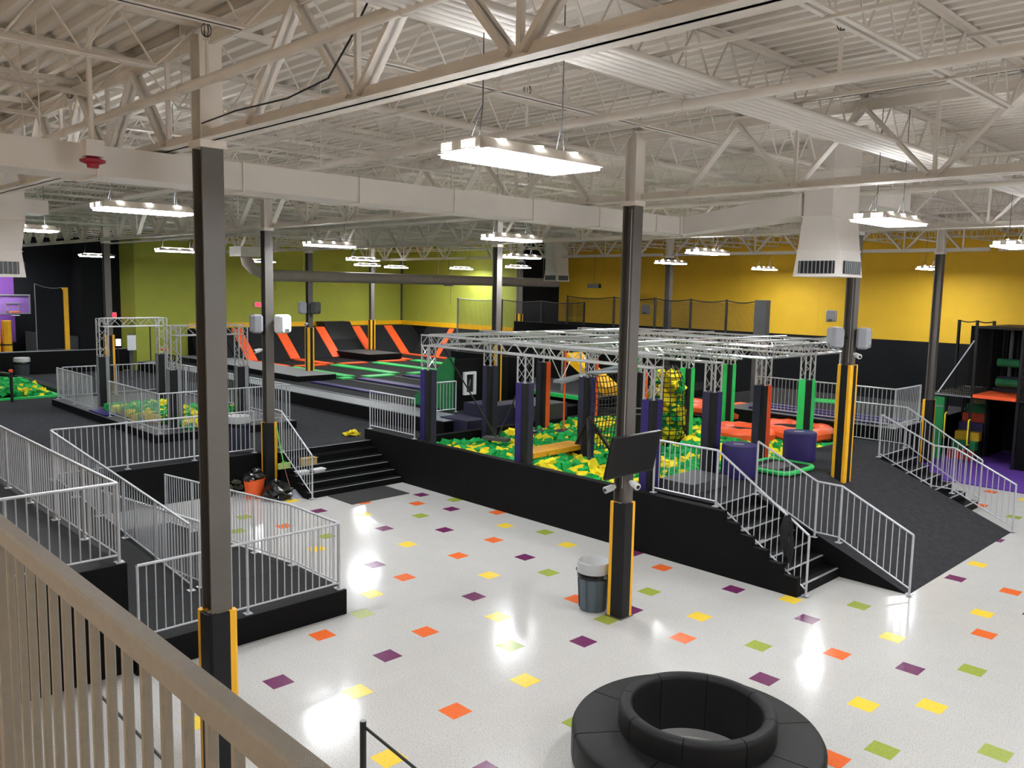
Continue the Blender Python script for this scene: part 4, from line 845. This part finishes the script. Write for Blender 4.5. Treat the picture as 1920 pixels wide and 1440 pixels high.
for k, y in enumerate((-1.2, -.75)):
    t = thing('padded_pole', ['wide yellow padded pole at the left picture edge', 'wide yellow padded pole beside the hoop'][k], 'pole', (-38.9, y, .93)); part('pad', MB().prism([(-38.95+.2*math.cos(a*.785), y+.2*math.sin(a*.785)) for a in range(8)], 'Z', .935, 3.3), M_YPAD, t)
    part('strap', MB().prism([(-38.95+.21*math.cos(a*.785), y+.21*math.sin(a*.785)) for a in range(8)], 'Z', 2.2, 2.26), M_BLACKPAD, t)
solo('grey_barrier_panel', MB().quadbox([(-40.2, .3, .94), (-40.1, .3, .94), (-40.1, 2.55, .94), (-40.2, 2.55, .94), (-40.2, .3, 2.75), (-40.1, .3, 2.75), (-40.1, 2.55, 2.45), (-40.2, 2.55, 2.45)]), M_DGREY, 'grey sloping panel behind the low wall at far left', 'panel')
def exit_sign(label, p):
    t = thing('exit_sign', label, 'exit sign', p); x, y, z = p
    part('housing', MB().box(x, y-.19, z-.12, x+.05, y+.19, z+.12), M_SPKW, t); part('lit_face', MB().box(x+.05, y-.17, z-.1, x+.056, y+.17, z+.1), emis('exit_red', (255, 40, 60), 2.2), t)
exit_sign('red lit exit sign at the dark corner above the island gate', (-39.5, 3.95, 3.5)); exit_sign('red lit exit sign on the green wall beside the stair column', (-37.55, 10.6, 4.05))
# ================================================================ PLAYGROUND AT RIGHT
solo('play_mat', MB().box(-6.15, 14.3, .001, 4.5, 21.9, .03), M_PMAT, 'purple soft floor mat under the playground', 'mat')
PG = thing('playground_frame', 'black framed indoor playground tower with nets at the right edge', 'playground', (-3.5, 18.5, 0))
BX = [-6.17, -4.95, -3.68, -2.4, -1.1, .2]; BYS = [17.45, 19.0, 20.6]
for i, x in enumerate(BX):
    for j, y in enumerate(BYS):
        part('post', MB().tube((x, y, .03), (x, y, 2.15 if i == 0 else 4.25), .045, 8), M_PBLACK, PG)
for z in (2.1, 4.25):
    for y in BYS: part('beam', MB().tube((BX[0] if z < 3 else BX[1], y, z), (BX[-1], y, z), .045, 8), M_PBLACK, PG)
    for x in (BX if z < 3 else BX[1:]): part('beam', MB().tube((x, BYS[0], z), (x, BYS[-1], z), .045, 8), M_PBLACK, PG)
NM = net_mat('black_net_play', (15, 15, 16), 16, 16, .3)
NMX = net_mat('black_net_play_side', (15, 15, 16), 16, 16, .3, axes='YZ')
for x in BX[1:]: part('side_net', MB().box(x-.003, 17.5, 2.15, x+.003, 20.55, 4.2), NMX, PG)
for a, b in zip(BX[2:], BX[3:]): part('front_net', MB().box(a+.05, 17.44, 2.15, b-.05, 17.446, 4.2), NM, PG)
part('back_cover', MB().box(-6.1, 20.62, .05, .2, 20.66, 4.2), M_BLACK, PG)
part('roof_net', MB().box(-4.95, 17.45, 4.27, .2, 20.6, 4.29), M_BLACKPAD, PG)
part('lower_front_panel', MB().box(-3.63, 17.46, .04, .2, 17.52, 2.05), M_BLACK, PG)
part('inner_wall', MB().box(-4.9, 19.0, .04, -4.85, 20.6, 2.05), M_BLACK, PG)
part('shelf', MB().box(-6.2, 17.4, 2.06, -4.95, 20.6, 2.12), M_BLACKPAD, PG); part('shelf_edge', MB().box(-6.2, 17.37, 2.08, -4.95, 17.4, 2.13), M_GREYPAD, PG)
part('orange_deck', MB().box(-4.88, 17.3, 2.1, -3.7, 18.95, 2.2), M_OPAD, PG)
part('deck_fill', MB().box(-3.66, 17.5, 2.1, .2, 20.6, 2.18), M_BLACKPAD, PG)
for z in (2.52, 3.15): part('green_roller', MB().tube((-4.62, 18.6, z), (-3.72, 18.6, z), .13, 16), mat('dark_green_foam', (24, 120, 72), .6), PG, True)
part('red_post', MB().tube((-3.95, 19.3, 2.2), (-3.95, 19.3, 4.1), .18, 16), mat('red_foam', (196, 52, 44), .6), PG, True)
part('navy_pad', MB().box(-4.7, 18.9, 2.2, -3.75, 18.97, 2.7), M_NAVY, PG)
for k in range(4): part('hanging_bar', MB().tube((-4.75+.2*k, 19.6, 2.3), (-4.75+.2*k, 19.6, 4.2), .06, 8), M_GREYPAD if k % 2 else M_BLACKPAD, PG)
part('slant_net', MB().quadbox([(-5.95, 17.46, 2.14), (-4.97, 17.46, 2.14), (-4.97, 17.47, 2.14), (-5.95, 17.47, 2.14), (-5.0, 17.46, 3.9), (-4.97, 17.46, 3.9), (-4.97, 17.47, 3.9), (-5.0, 17.47, 3.9)]), NM, PG)
part('slant_edge', MB().tube((-5.95, 17.45, 2.14), (-5.0, 17.45, 3.85), .02, 6), M_SPKW, PG)
part('green_panel', MB().box(-6.12, 17.42, .04, -5.72, 17.47, 2.02), mat('green_wedge_vinyl', (30, 132, 70), .5), PG)
part('green_panel_seam', MB().box(-6.12, 17.41, 1.7, -5.72, 17.42, 1.74), M_GREYPAD, PG)
stc = [(190, 44, 40), (24, 120, 72), (214, 170, 40), (44, 40, 90), (200, 70, 40), (24, 120, 72), (200, 180, 150)]
for k in range(7):
    part('soft_step', MB().box(-5.7, 17.95+.3*k, .03+.27*k, -4.98, 18.25+.3*k+(.3 if k == 6 else 0), .03+.27*(k+1)), mat('soft_step_%d' % k, stc[k], .6), PG)
    part('soft_step_base', MB().box(-5.68, 18.25+.3*k, .03, -5.0, 18.26+.3*k, .03+.27*(k+1)-.02), M_BLACKPAD, PG)
for x, z0 in ((-5.62, .75), (-4.93, .6)):
    part('yellow_handle', MB().path([(x, 17.42, z0), (x, 17.3, z0+.02), (x, 17.28, z0+.1), (x, 17.28, z0+.7), (x, 17.3, z0+.78), (x, 17.42, z0+.8)], .022, 8), M_FY, PG, True)
for k, (x, y) in enumerate(((-6.1, 19.4), (-5.55, 19.4), (-5.05, 19.4))):
    part('net_post', MB().tube((x, y, 2.1), (x, y, 4.42), .05, 8), M_PBLACK, PG)
part('net_cable', MB().path([(-6.1+.55*q/4, 19.4, 4.4-.05*math.sin(q/4*math.pi)) for q in range(5)]+[(-5.55+.5*q/4, 19.4, 4.4-.05*math.sin(q/4*math.pi)) for q in range(1, 5)], .018, 6), M_PBLACK, PG)

# ================================================================ LOBBY PROPS
bx, by = -1.1, -3.3
t = thing('round_bench', 'large round black upholstered bench with a hollow ring back', 'bench', (bx, by, 0))
n = 8
for k in range(n):
    a0 = math.radians(8)+k*2*math.pi/n+.006; a1 = math.radians(8)+(k+1)*2*math.pi/n-.006
    part('seat_segment', MB().lathe([(.845, .1), (1.33, .1), (1.35, .13), (1.35, .42), (1.33, .455), (1.3, .47), (.845, .47)][::1]+[(.845, .1)], (bx, by, 0), 12, a0, a1), M_BENCH, t, True)
    b0 = math.radians(24)+k*2*math.pi/n+.006; b1 = math.radians(24)+(k+1)*2*math.pi/n-.006
    part('back_segment', MB().lathe([(.69, .1), (.845, .1), (.845, .68), (.83, .715), (.80, .735), (.735, .735), (.705, .715), (.69, .68), (.69, .1)], (bx, by, 0), 12, b0, b1), M_BENCH, t, True)
part('plinth', MB().lathe([(.672, 0), (.672, .1), (.72, .1), (.72, 0), (.672, 0)], (bx, by, 0), 48), M_CHROME, t, True)
part('plinth', MB().lathe([(1.3, 0), (1.3, .1), (1.28, .1), (1.28, 0)], (bx, by, 0), 48), M_CHROME, t, True)
# stanchion with rigid belt
t = thing('queue_post', 'slim black queue post with a belt at the bottom edge', 'queue post', (-2.84, -6.43, 0))
part('post', MB().tube((-2.84, -6.43, 0), (-2.84, -6.43, .98), .032, 14), M_PBLACK, t, True); part('base', MB().lathe([(0, 0), (.17, 0), (.17, .015), (.05, .03), (0, .03)], (-2.84, -6.43, 0), 24), M_PBLACK, t, True)
part('cap', MB().lathe([(0, .98), (.03, .98), (.028, .987), (0, .987)], (-2.84, -6.43, 0), 14), M_SPKG, t, True)
part('belt', MB().beam((-2.82, -6.43, .93), (-.6, -6.52, .83), .012, .03), M_PBLACK, t)
t = thing('queue_post', 'slim black queue post behind the bronze balusters', 'queue post', (-5.2, -8.08, 0))
part('post', MB().tube((-5.2, -8.08, 0), (-5.2, -8.08, .98), .032, 14), M_PBLACK, t, True); part('base', MB().lathe([(0, 0), (.17, 0), (.17, .015), (.05, .03), (0, .03)], (-5.2, -8.08, 0), 24), M_PBLACK, t, True)
part('belt', MB().beam((-5.18, -8.08, .93), (-2.4, -8.08, .93), .012, .035), M_PBLACK, t)
# lobby bin
def bin_(x, y, z, label, r=.26, h=.68, m=M_BIN, lid=True):
    t = thing('waste_bin', label, 'bin', (x, y, z), 'waste bins')
    part('body', MB().lathe([(0, 0), (r*.84, 0), (r*.86, .02), (r, h), (r*.95, h), (r*.9, h*.5), (0, h*.5)], (x, y, z), 24), m, t, True)
    for k in range(8):
        a = k*math.pi/4+.2; part('rib', MB().beam((x+r*.85*math.cos(a), y+r*.85*math.sin(a), z+.05), (x+r*.97*math.cos(a), y+r*.97*math.sin(a), z+h*.8), .04, .012, (-math.sin(a), math.cos(a), 0)), m, t)
    for s in (-1, 1): part('handle', MB().obox((x+s*(r+.03), y-s*.0, z+h-.08), (.04, 0, 0), (0, .07, 0), (0, 0, .025)), m, t)
    if lid:
        part('lid', MB().lathe([(r*1.0, h-.05), (r*1.06, h-.05), (r*1.08, h+.04), (r*1.04, h+.12), (r*.98, h+.13), (r*.55, h+.0), (r*.42, h-.03), (r*.42, h-.06), (r*.9, h-.045), (r*1.0, h-.05)], (x, y, z), 28), M_BINLID, t, True)
        part('opening', MB().lathe([(0, h-.062), (r*.43, h-.062), (r*.43, h-.058), (0, h-.058)], (x, y, z), 20), M_PBLACK, t)
        part('liner', MB().lathe([(r*1.03, h-.14), (r*1.05, h-.06), (r*1.01, h-.04)], (x, y, z), 24), M_BAG, t, True)
    return t
bin_(-4.88, -.56, 0, 'blue-grey round waste bin with funnel lid beside the lobby column')
bin_(-36.8, -.75, .93, 'dark grey waste bin by the far-left low wall', r=.3, h=.75, m=mat('bin_dark', (64, 68, 72), .5))
bin_(-16.45, -.95, .93, 'navy waste bin behind the deck railing near the stair column', r=.28, h=.75, m=mat('bin_navy', (52, 56, 72), .5))
# tilted screen on column C2
t = thing('wall_screen', 'black flat screen tilted down on the lobby column', 'screen', (-4.1, -.63, 2.68))
ax = Vector((0, .59, 0)); az = Vector((.07, 0, .325)); an = Vector((.325, 0, -.07)).normalized()
part('panel', MB().obox((-4.12, -.63, 2.685), ax, az, an*.025), M_PBLACK, t)
part('glass', MB().obox(Vector((-4.12, -.63, 2.69))+an*.026, ax*.975, az*.95, an*.002), M_SCREEN, t)
part('bracket', MB().beam((-4.3, -.5, 2.75), (-4.15, -.6, 2.72), .12, .2), M_PBLACK, t)
# speakers and cameras
def speaker(x, y, z, dx, dy, m, label, s=1.0):
    t = thing('wall_speaker', label, 'speaker', (x, y, z), 'column speakers')
    d = Vector((dx, dy, 0)).normalized(); sd = Vector((-d.y, d.x, 0)); c = Vector((x, y, z))
    P = []
    for (a, b) in ((-.19, -.2), (-.15, -.24), (.15, -.24), (.19, -.2), (.19, .18), (.15, .22), (-.15, .22), (-.19, .18)): P.append((a*s, b*s))
    mb = MB(); nn = len(P)
    for off, k in ((0, .8), (.05, 1), (.2, 1), (.27, .86)):
        mb.v += [tuple(c+d*off*s+sd*a*k+Vector((0, 0, b*k))) for a, b in P]
    for q in range(3):
        for k in range(nn): mb.f.append((q*nn+k, q*nn+(k+1) % nn, (q+1)*nn+(k+1) % nn, (q+1)*nn+k))
    mb.f += [tuple(range(nn))[::-1], tuple(3*nn+k for k in range(nn))]
    part('cabinet', mb, m, t)
    part('bass_port', MB().obox(c+d*.24*s+Vector((0, 0, -.17*s)), sd*.08*s, d*.03*s, Vector((0, 0, .035*s))), M_CHROME, t)
    part('bracket', MB().beam(c-d*.12, c+d*.03, .08, .06), M_PBLACK, t)
speaker(-15.38, -.40, 4.2, .9, .35, M_SPKW, 'white speaker facing forward on the stair column')
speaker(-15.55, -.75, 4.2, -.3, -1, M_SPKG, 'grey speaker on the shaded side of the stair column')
speaker(-4.5, 7.14, 4.25, -.6, -.6, M_SPKG, 'grey speaker on the left of the striped pad column')
speaker(-4.25, 7.36, 4.25, .7, .2, M_SPKG, 'grey speaker on the right of the striped pad column')
speaker(-27.66, 7.63, 4.2, -.3, -.8, M_SPKG, 'grey speaker left on the trampoline walkway column', 1.1)
speaker(-27.48, 7.82, 4.2, .7, .4, M_DGREY, 'dark speaker right on the trampoline walkway column', 1.1)
speaker(-20.7, 21.8, 4.3, .2, -1, M_SPKG, 'grey speaker on the yellow wall behind the netting')
speaker(-11.6, 21.8, 4.33, .2, -1, M_SPKG, 'grey speaker on the yellow wall left of the striped column')
def dome(x, y, z, dx, dy, label):
    t = thing('security_camera', label, 'camera', (x, y, z), 'security cameras'); d = Vector((dx, dy, -.2)).normalized(); c = Vector((x, y, z))
    part('mount', MB().tube(c, c+d*.06, .035, 12), M_SPKW, t, True); part('body', MB().tube(c+d*.05, c+d*.2, .05, 14, .055), M_SPKW, t, True); part('lens', MB().tube(c+d*.2, c+d*.215, .03, 12), M_PBLACK, t, True)
dome(-4.46, -.62, 2.12, -.2, -1, 'white bullet camera under the screen, left one'); dome(-4.28, -.46, 2.2, 1, -.3, 'white bullet camera under the screen, right one')
dome(-4.22, 7.2, 3.9, .8, -.5, 'white bullet camera above the striped pad'); dome(-15.5, -.78, 3.55, 0, -1, 'white camera with loose cable under the stair column speakers'); dome(-27.5, 7.6, 3.55, .5, -.8, 'white camera above the walkway column pad')
for nm, (x, y, z0, z1) in dict(lobby=(-4.36, -.56, 2.1, 6.4), platform=(-4.33, 7.17, 3.7, 6.3)).items():
    solo('surface_cable', MB().path([(x, y, z0), (x+.004, y, (z0+z1)/2), (x, y, z1)], .006, 5), M_SPKW, 'thin white cable running up the %s column' % nm, 'cable')
# entrance mat, bucket, bags, broom, dustpan
solo('entrance_mat', MB().box(-13.98, .12, .001, -12.93, 1.83, .012), mat('entrance_mat_grey', (50, 50, 49), .95, var=.15, scale=30, bump=.4, bscale=200), 'dark grey entrance mat at the foot of the left stairs', 'mat')
t = thing('orange_bucket', 'orange plastic bucket lined with a black bag by the stairs', 'bucket', (-15.0, -1.35, 0))
part('pail', MB().lathe([(0, 0), (.19, 0), (.25, .46), (.265, .46), (.265, .49), (.235, .49), (.2, .1), (0, .1)], (-15.0, -1.3, 0), 24), M_ORANGEPL, t, True)
def lumpy(c, rx, ry, rz, seed, n=14, m=9, amp=.18):
    r = random.Random(seed); mb = MB(); base = 0
    ph = [[r.uniform(-amp, amp) for _ in range(n)] for _ in range(m+1)]
    for j in range(m+1):
        th = math.pi*j/m
        for i in range(n):
            a = 2*math.pi*i/n; k = 1+(ph[j][i] if 0 < j < m else 0)
            mb.v.append((c[0]+rx*k*math.sin(th)*math.cos(a), c[1]+ry*k*math.sin(th)*math.sin(a), max(.002, c[2]+rz*k*math.cos(th))))
    for j in range(m):
        for i in range(n): mb.f.append((j*n+i, j*n+(i+1) % n, (j+1)*n+(i+1) % n, (j+1)*n+i))
    return mb
part('liner', lumpy((-15.0, -1.3, .52), .27, .27, .12, 3), M_BAG, t, True); part('knot', lumpy((-14.97, -1.25, .66), .1, .14, .07, 4), M_BAG, t, True)
t = thing('bin_bag', 'full shiny black bin bag slumped beside the orange bucket', 'bag', (-14.55, -.95, 0))
part('bag', lumpy((-14.55, -.95, .17), .36, .36, .24, 8, 18, 10, .2), M_BAG, t); part('knot', lumpy((-14.6, -.95, .42), .09, .1, .06, 9), M_BAG, t)
r = random.Random(31); gm = [mat('work_glove_olive', (112, 112, 62), .9), mat('work_glove_dark', (58, 60, 44), .9)]
for k in range(14):
    solo('work_glove', lumpy((-15.45+r.uniform(-.28, .22), -1.75+r.uniform(-.4, .3), .07+.12*(k % 3)), .14, .1, .06, 40+k, 9, 6, .3), gm[k % 2], ['pale', 'dark'][k % 2]+' olive work glove in the heap beside the orange bucket', 'glove', 'heap of work gloves')
t = thing('broom', 'broom with green handle and pale green head leaning on the stair rail', 'broom', (-14.9, -.52, 0))
part('handle', MB().tube((-15.35, -.5, 1.62), (-14.98, -.52, .76), .014, 8), mat('broom_green', (96, 200, 92), .5), t, True); part('head', MB().obox((-14.95, -.52, .69), (.03, .0, 0), (0, .16, 0), (0, 0, .07)), mat('broom_head_green', (176, 204, 122), .8), t)
part('block', MB().obox((-14.96, -.52, .77), (.025, 0, 0), (0, .06, 0), (0, 0, .02)), mat('broom_green', (96, 200, 92), .5), t)
t = thing('dustpan', 'grey long-handled dustpan standing before the stairs', 'dustpan', (-14.45, -.52, 0))
part('pan', MB().quadbox([(-14.6, -.72, .005), (-14.25, -.72, .005), (-14.25, -.38, .005), (-14.6, -.38, .005), (-14.6, -.7, .15), (-14.3, -.7, .03), (-14.3, -.4, .03), (-14.6, -.4, .15)]), M_SPKG, t); part('handle', MB().tube((-14.55, -.55, .1), (-14.85, -.62, .85), .009, 6), mat('dustpan_handle', (150, 110, 100), .5), t)
t = thing('cardboard_box', 'small open cardboard box on the left stairs', 'box', (-14.98, .15, .62))
part('carton', MB().box(-15.1, -.02, .621, -14.93, .4, .8), mat('cardboard', (178, 152, 98), .85), t); part('flap', MB().obox((-14.9, .19, .8), (.05, 0, .01), (0, .2, 0), (-.002, 0, .004)), mat('cardboard', (178, 152, 98), .85), t)
for k, (y, wt) in enumerate(((-.12, 'left of the handrail'), (.33, 'right of the handrail'))):
    t = thing('white_tray', 'shallow white tray on the left stairs, '+wt, 'tray', (-14.85, y, .466)); part('tray', MB().quadbox([(-14.84, y-.14, .467), (-14.68, y-.14, .467), (-14.68, y+.14, .467), (-14.84, y+.14, .467), (-14.88, y-.17, .53), (-14.66, y-.17, .53), (-14.66, y+.17, .53), (-14.88, y+.17, .53)]), M_SPKW, t); part('rim', MB().box(-14.89, y-.18, .53, -14.65, y+.18, .537), M_SPKW, t)
yr = random.Random(2)
solo('yellow_strap', MB().path([(-16.35+yr.uniform(-.25, .25), 2.35+yr.uniform(-.28, .2), .95+yr.uniform(0, .14)) for _ in range(34)], .018, 6), M_FY, 'tangle of yellow webbing strap at the end of the black parapet', 'strap')
t = thing('hung_jacket', 'black cloth draped over the right stair handrail', 'cloth', (-3.15, 2.58, .75))
part('body', lumpy((-3.16, 2.55, 1.0), .12, .07, .36, 16, 14, 10, .16), M_BLACKPAD, t); part('sleeve', lumpy((-3.06, 2.5, .82), .06, .05, .26, 6, 10, 8, .2), M_BLACKPAD, t)
